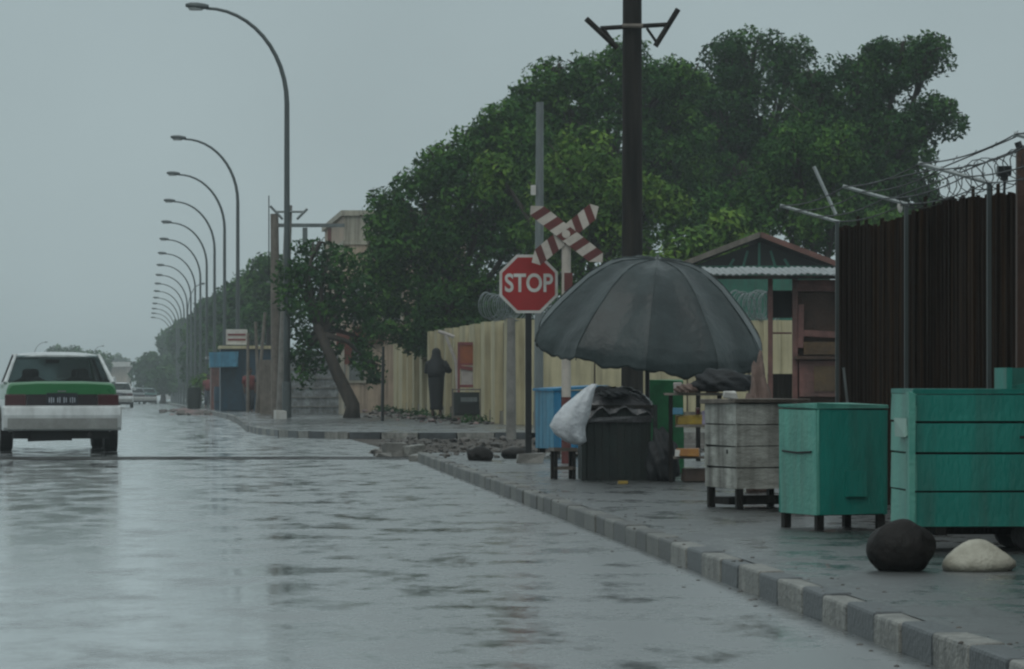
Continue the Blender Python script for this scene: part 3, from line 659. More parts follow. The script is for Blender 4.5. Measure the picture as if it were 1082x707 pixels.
b = MB(); b.tube([(0, -.09, zc2), (0, -.03, zc2)], .045, 'cross_white', n=12); b.build('boss', t)

# ---------------------------------------------------------------- poles
def plain_pole(name, x0, x1, y_top, D, r, mt, lb, cat='pole', base=.15, group=None, n=12):
    t = empty(name, (px(x1, D), D, base), 0, lb, cat, group)
    b = MB(); top = Vector(((x0 - x1) / F * D, 0, pz(y_top, D) - base)); b.tube([(0, 0, -.05), top * .5, top], [r * 1.1, r, r * .85], mt, n=n); b.build('shaft', t); return t, top
t, top = plain_pole('concrete_pole', 570.5, 569, 108, 66, .075, 'galv', 'slim pale grey pole rising behind the STOP sign', 'utility pole')
b = MB(); b.box((-.09, -.02, pz(201, 66) - .15), (.09, .09, .17), 'sign_white'); b.build('meter_box', t)
t, top = plain_pole('grey_post', 540, 540, 336, 61, .075, 'concrete', 'short grey concrete post left of the STOP sign post')
t, top = plain_pole('thin_black_post', 405, 404, 366, 84, .035, 'black_metal', 'thin black post before the cream wall')
# big dark timber pole
D = 48.5; t = empty('timber_pole', (px(668, D), D, .0), 0, 'thick black timber utility pole with angled cross arms behind the umbrella', 'utility pole')
b = MB(); b.tube([(0, 0, -.1), (0, 0, 2.5), (0, 0, 6.4)], [.145, .135, .12], 'dark_wood', n=18); b.build('shaft', t)
P = lambda x, y, dy=0: ((x - 668) / F * D, dy, pz(y, D))
for (a, c, r, nm) in [(P(634, 31, -.14), P(706, 27, -.14), .032, 'crossarm'), (P(619, 21, -.16), P(652, 52, -.16), .04, 'angle_arm'), (P(716, 11, -.16), P(692, 50, -.16), .04, 'angle_arm'), (P(683, 31, -.16), P(694, 47, -.16), .02, 'brace'), (P(637, 31, -.15), P(652, 52, -.15), .025, 'brace')]:
    b = MB(); b.tube([a, c], r, 'dark_wood', n=6); b.build(nm, t)
b = MB(); b.tube([P(657, 28.6, -.15), P(679, 28.6, -.15)], .03, 'grey_wood', n=8); b.build('collar', t)
# utility poles beside the first lamp
D = 94; t = empty('wooden_pole', (px(292, D), D, .15), 0, 'brown wooden pole with a long steel beam, left of the nearest lamp post', 'utility pole')
b = MB(); b.tube([(0, 0, -.05), ((290 - 292) / F * D, 0, pz(226, D) - .15)], [.13, .1], 'grey_wood', n=10); b.build('shaft', t)
b = MB(); z = pz(238, D) - .15; b.box(((326 - 292) / F * D, .1, z), (76 / F * D, .1, .09), 'galv'); b.build('beam', t)
b = MB(); b.tube([((284 - 292) / F * D, .05, pz(300, D)), ((284 - 292) / F * D, .05, pz(213, D))], .014, 'wire', n=5); b.box((-.1, .05, pz(300, D) - .1), (.3, .04, .05), 'galv'); b.build('rod', t)
b = MB(); b.box(((348 - 292) / F * D, .12, z - .24), (.09, .09, .36), 'red_wood'); b.build('hanger', t)
b = MB(); b.box(((322 - 292) / F * D, .12, z - .24), (.12, .09, .36), 'galv'); b.build('hanger', t)
D = 92.6; t = empty('grey_pole', (px(297, D), D, .15), 0, 'leaning grey utility pole with winged cross arm just behind the nearest lamp post', 'utility pole')
P = lambda x, y, dy=0: ((x - 297) / F * D, dy, pz(y, D) - .15)
b = MB(); b.tube([(0, 0, -.05), P(305, 217)], [.13, .09], 'concrete', n=10); b.build('shaft', t)
b = MB(); b.tube([P(291, 224, -.1), P(321, 224, -.1)], .03, 'galv', n=6); b.build('crossarm', t)
for a, c in ((P(286, 218, -.12), P(299, 232, -.12)), (P(325, 221, -.12), P(314, 232, -.12))):
    b = MB(); b.tube([a, c], .035, 'galv', n=6); b.build('angle_arm', t)
b = MB(); b.tube([P(303, 262), P(315, 265, 2), P(330, 266, 4), P(347, 263, 6)], .012, 'wire', n=4); b.build('cable', t)
for (x0, x1, yt, D, lb) in [(270, 274, 340, 112, 'thin pale pole leaning left before the blue kiosk'), (280, 271, 330, 110, 'thin pale pole leaning right before the blue kiosk'), (262, 262, 352, 118, 'upright thin pale pole at the left corner of the blue kiosk')]:
    plain_pole('wooden_pole', x0, x1, yt, D, .05, 'grey_wood', lb, 'pole', base=.08, n=8)
plain_pole('wooden_pole', 414 - 113, 301, 330, 97, .07, 'grey_wood', 'short brown pole tight against the right of the nearest lamp post', 'pole', n=8)

# ---------------------------------------------------------------- street lamps
def lamp_proto():
    t = empty('street_lamp', (0, 0, 0), 0)
    b = MB(); pts = [(0, 0, -.1), (0, 0, 2.5), (0, 0, 5), (0, 0, 7.6)]; rads = [.085, .08, .07, .062]
    for k in range(1, 13):
        a = math.pi / 2 * k / 12; pts.append((-1.95 * (1 - math.cos(a)), 0, 7.6 + 2.3 * math.sin(a))); rads.append(.06 - .025 * k / 12)
    b.tube(pts, rads, 'lamp_metal', n=10); b.build('pole', t, smooth=True)
    b = MB(); b.tube([(0, 0, .0), (0, 0, .9)], .11, 'lamp_metal', n=12); b.build('base_sleeve', t)
    b = MB(); rs = []
    for (x, w_, h_) in [(-1.88, .05, .045), (-1.98, .10, .07), (-2.15, .14, .085), (-2.32, .12, .075), (-2.44, .05, .04)]:
        rs.append([Vector((x, math.cos(q) * w_, 9.94 + (-1.9 - x) * .06 + math.sin(q) * h_)) for q in [2 * math.pi * k / 12 for k in range(12)]])
    b.rings(rs, 'lamp_metal'); h = b.build('lamp_head', t, smooth=True)
    b = MB(); b.loft([(-2.19, 0, 9.85, .16, .09), (-2.19, 0, 9.91, .19, .11)], 'lens', n=12); b.build('lens', h)
    return t
lp = lamp_proto()
ords = ['nearest and tallest', 'second', 'third', 'fourth', 'fifth', 'sixth', 'seventh', 'eighth', 'ninth', 'tenth', 'eleventh', 'twelfth', 'thirteenth', 'fourteenth', 'fifteenth', 'sixteenth']
Ds = [91.3] + [138 + 22 * k for k in range(15)]
for i, D in enumerate(Ds):
    o = lp if i == 0 else copy_tree(lp)
    o.location = (rx(3.5, D), D, gz(D) + .12); o.rotation_euler = (0, 0, RA * .3)
    tag(o, ('nearest and tallest curved street lamp beside the pavement corner' if i == 0 else '%s curved grey street lamp counted from the nearest' % ords[i]), 'street lamp', 'curved street lamps along the right pavement')
# a lamp with its arm to the other side
D = 226; o = copy_tree(lp); o.scale = (-.42, .8, .74); o.location = (px(194, D), D + 3, gz(D) + .12)
tag(o, 'short lamp whose arm bends right, among the row of curved lamps', 'street lamp')
for (x, D, sc__, lb) in [(36, 345, .56, 'faint low lamp far off above the left of the taxi roof'), (44, 352, .52, 'faint low lamp far off right of the leftmost faint lamp'), (97, 400, .60, 'faint low lamp far off above the right of the taxi roof')]:
    o = copy_tree(lp); o.scale = (-sc__ * .9, sc__, sc__); o.location = (px(x, D), D, gz(D) + .1); tag(o, lb, 'street lamp', 'faint lamps on the far left')

# ---------------------------------------------------------------- walls
def wall_run(name, A, B, h, step, side, lb, slabs=False, z0=.15):
    A, B = Vector(A), Vector(B); d = (B - A); Ln = d.length; an = math.atan2(d.y, d.x)
    t = empty(name, (A.x, A.y, z0), an, lb, 'wall')
    b = MB()
    if slabs:
        k = 0
        while k * .62 < Ln: b.box((k * .62 + .31, 0, h / 2 - .02), (.585, .12 + .02 * (k % 2), h + random.uniform(-.02, .02)), 'cream', j=.004); k += 1
        b.box((Ln / 2, .04 * side, h / 2), (Ln, .1, h - .04), 'cream_dark')
    else:
        b.box((Ln / 2, 0, h / 2), (Ln, .14, h - .1), 'cream_dark')
    b.build('panel', t)
    k = 0
    while k * step <= Ln + .01:
        p = MB(); p.box((k * step + (0 if slabs else random.uniform(-.3, .3)), 0, h / 2), (.34 if slabs else random.choice([.5, .8, 1.5]), .5 if not slabs else .26, h + random.uniform(-.03, .03)), 'cream', j=.006); p.build('pilaster', t); k += 1
    c = MB(); c.box((Ln / 2, 0, .12), (Ln, .3, .3), 'cream_dark', j=.01); c.build('plinth', t)
    return t
wall_run('boundary_wall', (rx(7.6, 76.5), 76.5), (rx(7.6, 140), 140), 2.15, 2.6, -1, 'long cream boundary wall with pilasters running beside the main road')
wall_run('boundary_wall', (rx(7.6, 76) + .25, 76.0), (11, 76.0), 2.12, 2.4, 1, 'cream slatted boundary wall facing the rail bed behind the umbrella', slabs=True)
def coil(x0, x1, D, z, r, lb, turns, z1=None):
    b = MB(); n = turns * 16; X0, X1 = px(x0, D), px(x1, D)
    pts = [(X0 + (X1 - X0) * i / n + .7 * r * math.cos(i / 16 * 2 * math.pi), D + math.cos(i / 16 * 2 * math.pi) * r * .6, z + math.sin(i / 16 * 2 * math.pi) * r * (1 + .12 * math.sin(i * .31))) for i in range(n + 1)]
    b.tube(pts, .011, 'wire_pale', n=4)
    pts = [(p[0] + .04, p[1], p[2] + .02 * math.cos(i)) for i, p in enumerate(pts)][::-1]; b.tube(pts, .008, 'wire_pale', n=4)
    return tag(b.build('razor_wire'), lb, 'razor wire')
coil(513, 546, 76.3, 2.3 + .24, .26, 'razor wire coil on the wall left of the STOP sign', 7)
coil(776, 814, 76.0, 2.27 + .26, .30, 'razor wire coil on the wall right of the umbrella', 7)
coil(560, 640, 76.0, 2.27 + .12, .16, 'low razor wire coil on the wall between the STOP sign and the umbrella', 14)

# ---------------------------------------------------------------- green hut and kiosk
D = 80; t = empty('green_hut', (px(802, D), D, 0), 0, 'green hut with a low gable roof behind the razor wire', 'hut')
b = MB(); zE, zA = pz(284, D), pz(250, D); hw = 1.65
b.box((0, 2, zE / 2), (2 * hw - .3, 4, zE), 'hut_green'); b.build('wall', t)
b = MB(); b.prism([(-hw + .1, zE), (hw - .1, zE), (0, zA - .12)], -.02, 3.9, 'dark')
for k in (-2, -1, 0, 1, 2):
    b.box((k * .3, -.05, (zE + zE + (zA - zE) * (1 - abs(k) * .24)) / 2 - .08), (.05, .05, (zA - zE) * (1 - abs(k) * .24) - .1), 'hut_green', rot=Matrix.Rotation(k * -.28, 4, 'Y'))
b.box((0, -.05, zE + .03), (2 * hw - .2, .06, .07), 'hut_green'); b.build('gable', t)
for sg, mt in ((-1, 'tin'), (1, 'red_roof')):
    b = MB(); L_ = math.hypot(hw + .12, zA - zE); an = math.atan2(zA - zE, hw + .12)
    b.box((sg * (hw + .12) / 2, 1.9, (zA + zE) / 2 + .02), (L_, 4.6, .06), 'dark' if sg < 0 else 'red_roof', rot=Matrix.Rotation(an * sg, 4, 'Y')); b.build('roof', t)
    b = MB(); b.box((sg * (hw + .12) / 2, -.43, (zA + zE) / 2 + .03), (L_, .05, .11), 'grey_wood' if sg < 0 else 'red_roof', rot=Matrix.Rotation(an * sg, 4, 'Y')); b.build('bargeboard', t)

D = 42; kx = px(848, D); t = empty('kiosk', (kx, D, .15), 0, 'red brown wooden kiosk under a pale tin roof beside the dark fence', 'kiosk')
k_ = lambda x: (x - 848) / F * D
kz = lambda y: pz(y, D) - .15
for x in (814, 840, 887):
    b = MB(); b.box((k_(x), 0, kz(293) / 2), (.055, .06, kz(293)), 'red_wood', j=.004); b.build('post', t)
b = MB(); b.box((k_(740), .5, kz(296) / 2), (.05, .05, kz(296)), 'dark_wood'); b.build('post', t)
b = MB(); b.box((k_(866), -.01, kz(302)), (.50, .05, .13), 'red_wood', j=.004); b.build('top_beam', t)
b = MB(); b.box((k_(872), .35, kz(300) / 2), (.62, .6, kz(300)), 'brown_wood'); b.build('interior', t)
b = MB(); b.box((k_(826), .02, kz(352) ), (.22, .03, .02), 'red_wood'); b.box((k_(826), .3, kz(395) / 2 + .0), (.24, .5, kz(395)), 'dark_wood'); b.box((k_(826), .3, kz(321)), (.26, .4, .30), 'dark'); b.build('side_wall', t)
b = MB(); b.box((k_(868), -.03, kz(353)), (.40, .03, .07), 'red_wood', rot=Matrix.Rotation(.06, 4, 'Y')); b.build('sash', t)
b = MB(); b.box((k_(846), -.035, kz(345)), (.06, .03, .48), 'red_wood', j=.005); b.build('jamb', t)
b = MB(); b.box((k_(866), -.035, kz(368)), (.36, .03, .14), 'ochre'); b.build('panel', t)
b = MB(); b.box((k_(866), -.045, kz(400)), (.46, .03, .40), 'red_wood', j=.004); b.box((k_(872), -.066, kz(400)), (.26, .02, .28), 'ochre'); b.build('door', t)
b = MB(); b.box((k_(862), -.08, kz(378)), (.48, .12, .035), 'brown_wood'); b.build('counter', t)
b = MB(); vs = []; fs = []; nx_ = 90
for j, (yy, zz) in enumerate([(-.35, kz(291.5)), (1.1, kz(280.5))]):
    for i in range(nx_ + 1):
        x = k_(727) + (k_(912) - k_(727)) * i / nx_; vs.append((x, yy + .02 * math.sin(i * .21), zz + .009 * math.sin(i * 1.9) + .006 * math.sin(i * .23)))
for i in range(nx_): fs.append((i, i + 1, i + nx_ + 2, i + nx_ + 1))
b.add(vs, fs, 'tin'); o = b.build('roof', t); so = o.modifiers.new('thick', 'SOLIDIFY'); so.thickness = .012; so.offset = 1
b = MB(); b.box((k_(818), -.33, kz(293.8)), (k_(905) - k_(730), .05, .04), 'dark_wood'); b.build('fascia', t)

# ---------------------------------------------------------------- reed fence on posts
FX = lambda D: 4.88 - .0795 * D
t = empty('reed_fence', (FX(29.4), 29.4, .15), math.atan2(-1, .0795), 'tall dark brown reed fence with steel posts and barbed wire behind the carts', 'fence')
inv = t.matrix_basis.inverted()
def W(X, Y, Z): return tuple(inv @ Vector((X, Y, Z)))
bpy.context.view_layer.update(); inv = t.matrix_world.inverted()
b = MB(); D = 29.55; rr = random.Random(21)
while D > 12:
    st = rr.uniform(.02, .045); h = 2.07 + .03 * math.sin(D * 1.3) + rr.uniform(-.022, .022) + (.07 if rr.random() < .05 else 0)
    c = W(FX(D) + .04 + rr.uniform(-.015, .015), D, .15 + h / 2)
    b.box(c, (st * 1.15, .02, h), 'reed2' if rr.random() < .22 + .3 * math.sin(D * 1.9) else 'reed', rot=Matrix.Rotation(rr.uniform(-.02, .02), 4, 'Y'), j=.006)
    D -= st
b.box(W(FX(21) + .10, 21, .15 + .95), (17.5, .03, 2.0), 'reed'); b.build('reed_panel', t)
tips = []
for D in (29.2, 26.3, 23.5, 20.7, 17.9):
    X = FX(D) - .05
    p = MB(); p.box(W(X, D, 1.2), (.026, .026, 2.16), 'lamp_metal'); po = p.build('post', t)
    a = MB(); tip = (X - .44, D, 2.40); a.tube([W(X + .02, D, 2.27), W(*tip)], .014, 'lens', n=6); a.build('outrigger', t); tips.append(tip)
a = MB(); X = FX(29.2) - .05; a.tube([W(X - .01, 29.2, 2.33), W(X - .18, 29.2, 2.70)], .014, 'lens', n=6); a.build('outrigger', t)
for k, f in enumerate((.05, .35, .7, .98)):
    pts = []
    for i in range(len(tips) - 1):
        for s in [j / 10 for j in range(10)]:
            A = Vector((FX([29.2, 26.3, 23.5, 20.7, 17.9][i]) - .05, tips[i][1], 2.27)).lerp(Vector(tips[i]), f); B = Vector((FX([29.2, 26.3, 23.5, 20.7, 17.9][i + 1]) - .05, tips[i + 1][1], 2.27)).lerp(Vector(tips[i + 1]), f)
            c = A.lerp(B, s); c.z -= .12 * s * (1 - s) - .008 * math.sin(s * 60); pts.append(W(*c))
    b = MB(); b.tube(pts, .0045, 'wire', n=4)
    for q_ in pts[::2]:
        b.tube([(q_[0] - .01, q_[1] - .012, q_[2] - .018), (q_[0] + .01, q_[1] + .012, q_[2] + .018)], .0025, 'wire', n=3)
    b.build('barbed_wire', t)
b = MB(); pts = []
for i in range(300):
    D = 26.2 - i * .022; a = i / 13 * 2 * math.pi; r_ = .10 * (1 + .15 * math.sin(i * .37)); pts.append(W(FX(D) - .05 + r_ * math.cos(a), D + .03 * math.sin(i * .9), 2.33 + r_ * math.sin(a)))
b.tube(pts, .0035, 'wire', n=4); b.build('wire_coil', t)
# upper strand above the posts
b = MB(); b.tube([W(FX(26.3) - .3, 26.3, 2.42), W(FX(24.8) - .1, 24.8, 2.44), W(FX(23.2), 23.2, 2.52), W(FX(20.7), 20.7, 2.6)], .005, 'wire', n=4); b.tube([W(FX(26) - .2, 26, 2.3), W(FX(24.8) - .1, 24.8, 2.36), W(FX(23.2), 23.2, 2.44), W(FX(20.7), 20.7, 2.5)], .005, 'wire', n=4); b.build('barbed_wire', t)
D = 23.3; o = empty('floodlight', (px(1061, D), D, 2.2), 0, 'small dark floodlight on a stem above the fence at the right', 'floodlight')
b = MB(); b.tube([(0, 0, 0), (.005, 0, .09)], .009, 'black_metal', n=6); b.build('stem', o)
b = MB(); b.box((.0, 0, .14), (.085, .06, .06), 'black_metal', j=.004); b.box((0, 0, .10), (.045, .04, .04), 'black_metal'); b.build('housing', o)
D = 22.7; t2 = empty('timber_post', (px(1077, D), D, .15), 0, 'tall brown timber post at the right edge of the picture', 'post')
b = MB(); b.box((.01, 0, (pz(158, D) - .15) / 2), (.055, .055, pz(158, D) - .15), 'brown_wood', j=.004); b.build('shaft', t2)
b = MB(); b.tube([(.01, 0, pz(158, D) - .16), (-.01, 0, pz(150, D) - .15)], .022, 'black_metal', n=8); b.build('cap', t2)
D = 28.6; mb = MB(); mb.box((0, 0, .5), (.018, .012, 1.0), 'galv', rot=Matrix.Rotation(-.11, 4, 'Y')); o = mb.build('thin_batten'); o.location = (px(899, D), D, .15); tag(o, 'thin grey batten leaning on the dark fence beside its first post', 'batten')
mb = MB(); rock_mesh(mb, (0, 0, 0), (.02, .015, .04), 'sign_white', 3); o = mb.build('white_rag'); o.location = (px(948, 26.6), 26.4, pz(219, 26.4)); tag(o, 'scrap of white plastic caught on the fence wire', 'rag')

# ---------------------------------------------------------------- buildings
D = 112; t = empty('pale_building', (px(396, D) , D, 0), RA, 'pale two storey building with parapet between the trees', 'building')
zT = pz(226, D)
b = MB(); b.box((.9, 6, zT / 2), (3.6, 12, zT), 'pink_wall'); b.build('wall', t)
b = MB(); b.box((.9, 6, zT + .02), (3.8, 12.2, .16), 'pale_wall'); b.box((.9, 6, zT - .85), (3.68, 12.1, .12), 'pale_wall'); b.box((.9, -.005, zT - .42), (3.6, .03, .72), 'pale_wall'); b.build('parapet', t)
for (x, z, w_, h_) in [(-.55, zT - 2.6, .42, 1.1), (.5, zT - 2.6, .5, 1.1), (1.5, zT - 2.6, .5, 1.1), (-.55, 1.6, .42, 1.1)]:
    b = MB(); b.box((x, -.03, z), (w_ + .14, .08, h_ + .14), 'pale_wall'); f_ = b.build('window', t)
    b = MB(); b.box((x, -.075, z), (w_, .02, h_), 'galv'); b.build('pane', f_)
b = MB(); b.box((-.2, -.08, zT - 3.6), (.9, .14, .5), 'brick'); b.build('awning', t)
D = 106; mb = MB(); mb.box((0, 0, .45), (.45, .06, .9), 'brick'); mb.box((0, .02, -.6), (.05, .05, 1.3), 'galv'); o = mb.build('red_board'); o.location = (px(364, D), D, pz(385, D)); tag(o, 'dull red board on a post behind the leaning tree', 'board')
# blue kiosk down the road
D = 128; t = empty('blue_kiosk', (px(266, D), D, 0), RA, 'dark blue roadside kiosk with a pale roof edge behind the poles', 'kiosk')
b = MB(); b.box((0, 1, 1.05), (2.1, 2, 2.1), 'blue_dark'); b.build('wall', t)
b = MB(); b.box((.1, 1, 2.17), (2.4, 2.3, .10), 'cream'); b.build('roof', t)
b = MB(); b.box((.35, -.03, 1.35), (.8, .05, 1.0), 'blue_dark'); b.build('shutter', t)
b = MB(); b.box((-.65, -.03, 1.0), (.6, .05, 1.9), 'blue_dark'); b.build('door', t)
b = MB(); b.box((-.95, -.2, 1.75), (.95, .5, .5), 'blue_pale', j=.03); b.build('awning', t)
b = MB(); b.box((-.5, .3, 2.52), (.72, .08, .52), 'sign_white'); sg = b.build('sign_board', t)
for k in range(2): b = MB(); b.box((-.5, .25, 2.60 - k * .17), (.6, .02, .07), 'pink_frame'); b.build('sign_stripe', sg)
D = 150; t = empty('far_shed', (px(234, D) + .6, D, -.1), RA, 'pale roofed shed beyond the blue kiosk', 'shed')
b = MB(); b.box((0, 1.5, 1), (2, 3, 2), 'red_wood'); b.build('wall', t); b = MB(); b.box((0, 1.4, 2.05), (2.4, 3.6, .09), 'tin'); b.build('roof', t)
# shop front with shutters right of the poles
D = 101; t = empty('shutter_gate', (px(330, D), D, .1), 0, 'grey white barred gate behind the leaning tree trunk', 'gate')
b = MB(); b.box((0, 0, .85), (1.5, .1, 1.7), 'tin'); b.build('gate_panel', t)
b = MB()
for k in range(6): b.box((0, -.07, .25 + k * .25), (1.4, .03, .03), 'concrete')
b.build('bars', t)
for x in (-.78, .78): b = MB(); b.box((x, 0, .95), (.14, .2, 1.9), 'pale_wall'); b.build('gate_post', t)
b = MB(); b.box((-1.15, .1, .75), (.5, .1, 1.5), 'grey_wood'); b.build('side_panel', t)
D = 640; t = empty('white_roof_building', (px(96, D), D, gz(D)), 0, 'low far building with a white roof edge beside the taxi', 'building')
zt = pz(385, D) - gz(D); b = MB(); b.box((0, 5, zt / 2), (12, 8, zt), 'pink_wall'); b.build('wall', t)
b = MB(); b.box((0, 4.5, zt), (13.4, 10, .8), 'sign_white'); b.build('roof', t)

# ---------------------------------------------------------------- trees
def leaves(name, lumps, density, size, mt, parent, seed):
    """lumps: (centre, radius) clumps; each carries leaf faces over a ragged shell"""
    rg = np.random.default_rng(seed); P_, T_ = [], []
    for (c, r, br) in lumps:
        n = int(density * r * r * 330)
        d = rg.normal(size=(n, 3)); d /= np.linalg.norm(d, axis=1)[:, None]
        rad = r * (1 - np.abs(rg.normal(0, .22, n))).clip(.2, 1.1)
        p = np.array(c) + d * rad[:, None] * np.array([1, 1, .78])
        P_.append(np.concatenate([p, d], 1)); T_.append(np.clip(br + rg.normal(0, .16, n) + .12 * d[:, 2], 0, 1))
    A = np.concatenate(P_); tint = np.concatenate(T_); n = len(A); p = A[:, :3]; d = A[:, 3:]
    nrm = d + rg.normal(0, .75, (n, 3)) + np.array([0, 0, .35]); nrm /= np.linalg.norm(nrm, axis=1)[:, None]
    u = np.cross(nrm, rg.normal(size=(n, 3))); u /= np.linalg.norm(u, axis=1)[:, None]; v = np.cross(nrm, u)
    s = size * rg.uniform(.6, 1.35, n)[:, None]
    a = p + u * s; b = p + v * s * .42 - nrm * s * .1; c = p - u * s; e = p - v * s * .42 - nrm * s * .1
    V = np.stack([a, b, c, e], 1).reshape(-1, 3).astype(np.float32)
    me = bpy.data.meshes.new(name); me.vertices.add(4 * n); me.vertices.foreach_set('co', V.ravel())
    me.loops.add(4 * n); me.loops.foreach_set('vertex_index', np.arange(4 * n, dtype=np.int32))
    me.polygons.add(n); me.polygons.foreach_set('loop_start', np.arange(0, 4 * n, 4, dtype=np.int32)); me.polygons.foreach_set('loop_total', np.full(n, 4, dtype=np.int32))
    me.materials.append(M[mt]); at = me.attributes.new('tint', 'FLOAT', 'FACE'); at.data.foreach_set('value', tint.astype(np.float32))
    me.update(); me.validate()
    o = bpy.data.objects.new(name, me); col.objects.link(o); o.parent = parent; return o
def tree(name, D, ells, base_x, label, mt='leaf', size=.078, density=1.8, lump=.44, seed=1, trunk_r=.2, group=None, limbs=None, base_y=None, z0=None, bright=.4, lean=None, back=0):
    g = z0 if z0 is not None else gz(D) + .1
    t = empty(name, (px(base_x, D), D, g), 0, label, 'tree', group); rr = random.Random(seed)
    O = Vector((px(base_x, D), D, g)); L_ = []; cs = []
    for (cx, cy, ax, ay) in ells:
        C_ = Vector((px(cx, D), D + back, pz(cy, D))) - O; RX, RZ = ax / F * D, ay / F * D; RY = (RX + RZ) / 2 * .9
        cs.append((C_, RX, RZ)); n = max(5, int(9.5 * (RX * RY + RX * RZ + RY * RZ) / 3 / (lump * lump) * .55))
        for k in range(n):
            d = Vector((rr.gauss(0, 1), rr.gauss(0, 1), rr.gauss(0, 1))).normalized(); q_ = rr.uniform(.25, 1) ** .5
            q_ = min(q_, 1.0); r = lump * rr.uniform(.55, 1.25)
            c = C_ + Vector((d.x * max(.1, RX - r * .6) * q_, d.y * RY * q_, d.z * max(.1, RZ - r * .6) * q_))
            if c.z < .3: continue
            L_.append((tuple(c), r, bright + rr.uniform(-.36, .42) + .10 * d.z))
    tr = MB(); mean = sum((c[0] for c in cs), Vector()) / len(cs); top = lean if lean else Vector((mean.x * .35, 0, max(1.2, mean.z * .55)))
    tr.tube([(0, 0, -.1), (.04, 0, .3), tuple(top * .5 + Vector((.05, 0, 0))), tuple(top)], [trunk_r * 1.35, trunk_r, trunk_r * .85, trunk_r * .65], 'bark', n=12)
    for (c, a_, b_) in cs:
        mid = top.lerp(c, .5) + Vector((rr.uniform(-.2, .2), rr.uniform(-.2, .2), .15))
        tr.tube([tuple(top * .9), tuple(mid), tuple(c + Vector((0, 0, b_ * .3)))], [trunk_r * .55, trunk_r * .35, trunk_r * .12], 'bark', n=8)
        for k in range(5):
            d = Vector((rr.uniform(-1, 1) * a_, rr.uniform(-1, 1) * a_, rr.uniform(-.3, 1) * b_)) * .75
            tr.tube([tuple(mid.lerp(c, .6)), tuple(c + d * .5 + Vector((0, 0, .1))), tuple(c + d)], [trunk_r * .25, trunk_r * .15, trunk_r * .05], 'bark', n=5)
    tr.build('trunk', t, smooth=True)
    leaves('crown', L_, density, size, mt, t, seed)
    return t
GT = 'trees behind the boundary wall'
tree('neem_tree', 99, [(448, 235, 56, 70), (415, 262, 30, 55), (500, 200, 60, 62), (545, 170, 45, 55), (560, 250, 60, 75), (470, 300, 62, 58), (428, 338, 44, 44), (455, 355, 40, 30), (520, 310, 55, 45), (462, 172, 26, 28), (500, 345, 60, 30), (535, 135, 34, 34), (500, 155, 30, 30), (408, 225, 26, 36), (405, 300, 26, 46), (535, 330, 40, 26), (560, 200, 44, 50)], 470, 'broad dark green tree overhanging the cream wall left of the STOP sign', seed=1, group=GT, trunk_r=.22)
tree('neem_tree', 104, [(600, 118, 42, 50), (640, 90, 48, 42), (690, 95, 48, 50), (585, 78, 20, 26), (650, 160, 70, 60), (712, 170, 50, 60), (552, 110, 22, 30), (725, 100, 26, 45), (560, 130, 34, 40), (530, 150, 28, 28), (575, 95, 30, 34), (615, 80, 30, 30), (665, 60, 30, 24)], 650, 'tall green tree directly behind the thick black timber pole', seed=2, group=GT, trunk_r=.25)
tree('neem_tree', 112, [(795, 70, 50, 46), (765, 58, 30, 30), (838, 62, 28, 32), (760, 125, 48, 55), (820, 125, 52, 62), (780, 195, 62, 70), (745, 90, 20, 20), (725, 215, 40, 50), (700, 180, 34, 50), (868, 120, 30, 50)], 790, 'tall dull green tree with a rounded top, right of the timber pole', mt='leaf_d', seed=3, group=GT, trunk_r=.28)
tree('neem_tree', 101, [(905, 95, 42, 46), (948, 72, 44, 40), (980, 62, 30, 34), (875, 150, 52, 60), (935, 150, 58, 62), (985, 128, 40, 34), (900, 215, 68, 60), (962, 205, 44, 42), (925, 58, 20, 20), (860, 85, 22, 22)], 915, 'tall wide tree at the right, rising above the dark fence', mt='leaf_d', seed=4, group=GT, trunk_r=.28)
tree('neem_tree', 94, [(838, 172, 50, 54), (880, 165, 40, 42), (820, 220, 52, 40), (872, 232, 55, 45), (935, 245, 60, 36), (770, 225, 44, 40), (985, 235, 30, 26)], 860, 'mid green tree in front of the tall ones above the green hut', seed=5, bright=.5, group=GT)
tree('neem_tree', 91, [(610, 190, 50, 62), (575, 230, 34, 52), (630, 250, 50, 52), (585, 300, 50, 42), (520, 180, 26, 30), (690, 225, 42, 52), (655, 215, 40, 50)], 612, 'bright green tree behind the STOP sign and the striped cross', mt='leaf_b', seed=6, bright=.35, group=GT)
tree('neem_tree', 87, [(745, 262, 38, 32), (712, 285, 34, 28), (770, 240, 18, 18), (672, 290, 40, 30), (790, 262, 28, 20)], 735, 'low yellowish green tree between the timber pole and the green hut', mt='leaf_b', size=.10, seed=7, bright=.45, group=GT)
tree('neem_tree', 124, [(700, 120, 56, 66), (600, 170, 56, 66), (850, 150, 60, 76), (760, 165, 60, 76), (520, 235, 56, 62), (660, 210, 60, 60), (930, 170, 46, 66)], 700, 'dark tree mass furthest back, filling between the tall crowns', mt='leaf_d', size=.13, density=.8, lump=.6, seed=12, group=GT, trunk_r=.3, bright=.35)
# leaning tree on the far pavement
t = tree('leaning_tree', 91, [(345, 283, 46, 32), (322, 318, 34, 40), (365, 312, 34, 40), (322, 368, 26, 30), (385, 368, 20, 32), (392, 392, 16, 18), (310, 290, 22, 30), (330, 262, 28, 14), (385, 330, 22, 28), (318, 398, 12, 16), (350, 335, 26, 22), (340, 372, 26, 26)], 371, 'leaning tree on the far pavement with its thick dark trunk bent left', mt='leaf_d', seed=8, trunk_r=.17, lean=Vector(((335 - 371) / F * 91, 0, pz(345, 91) - .1)), z0=.15, lump=.34, density=1.1, back=.45)
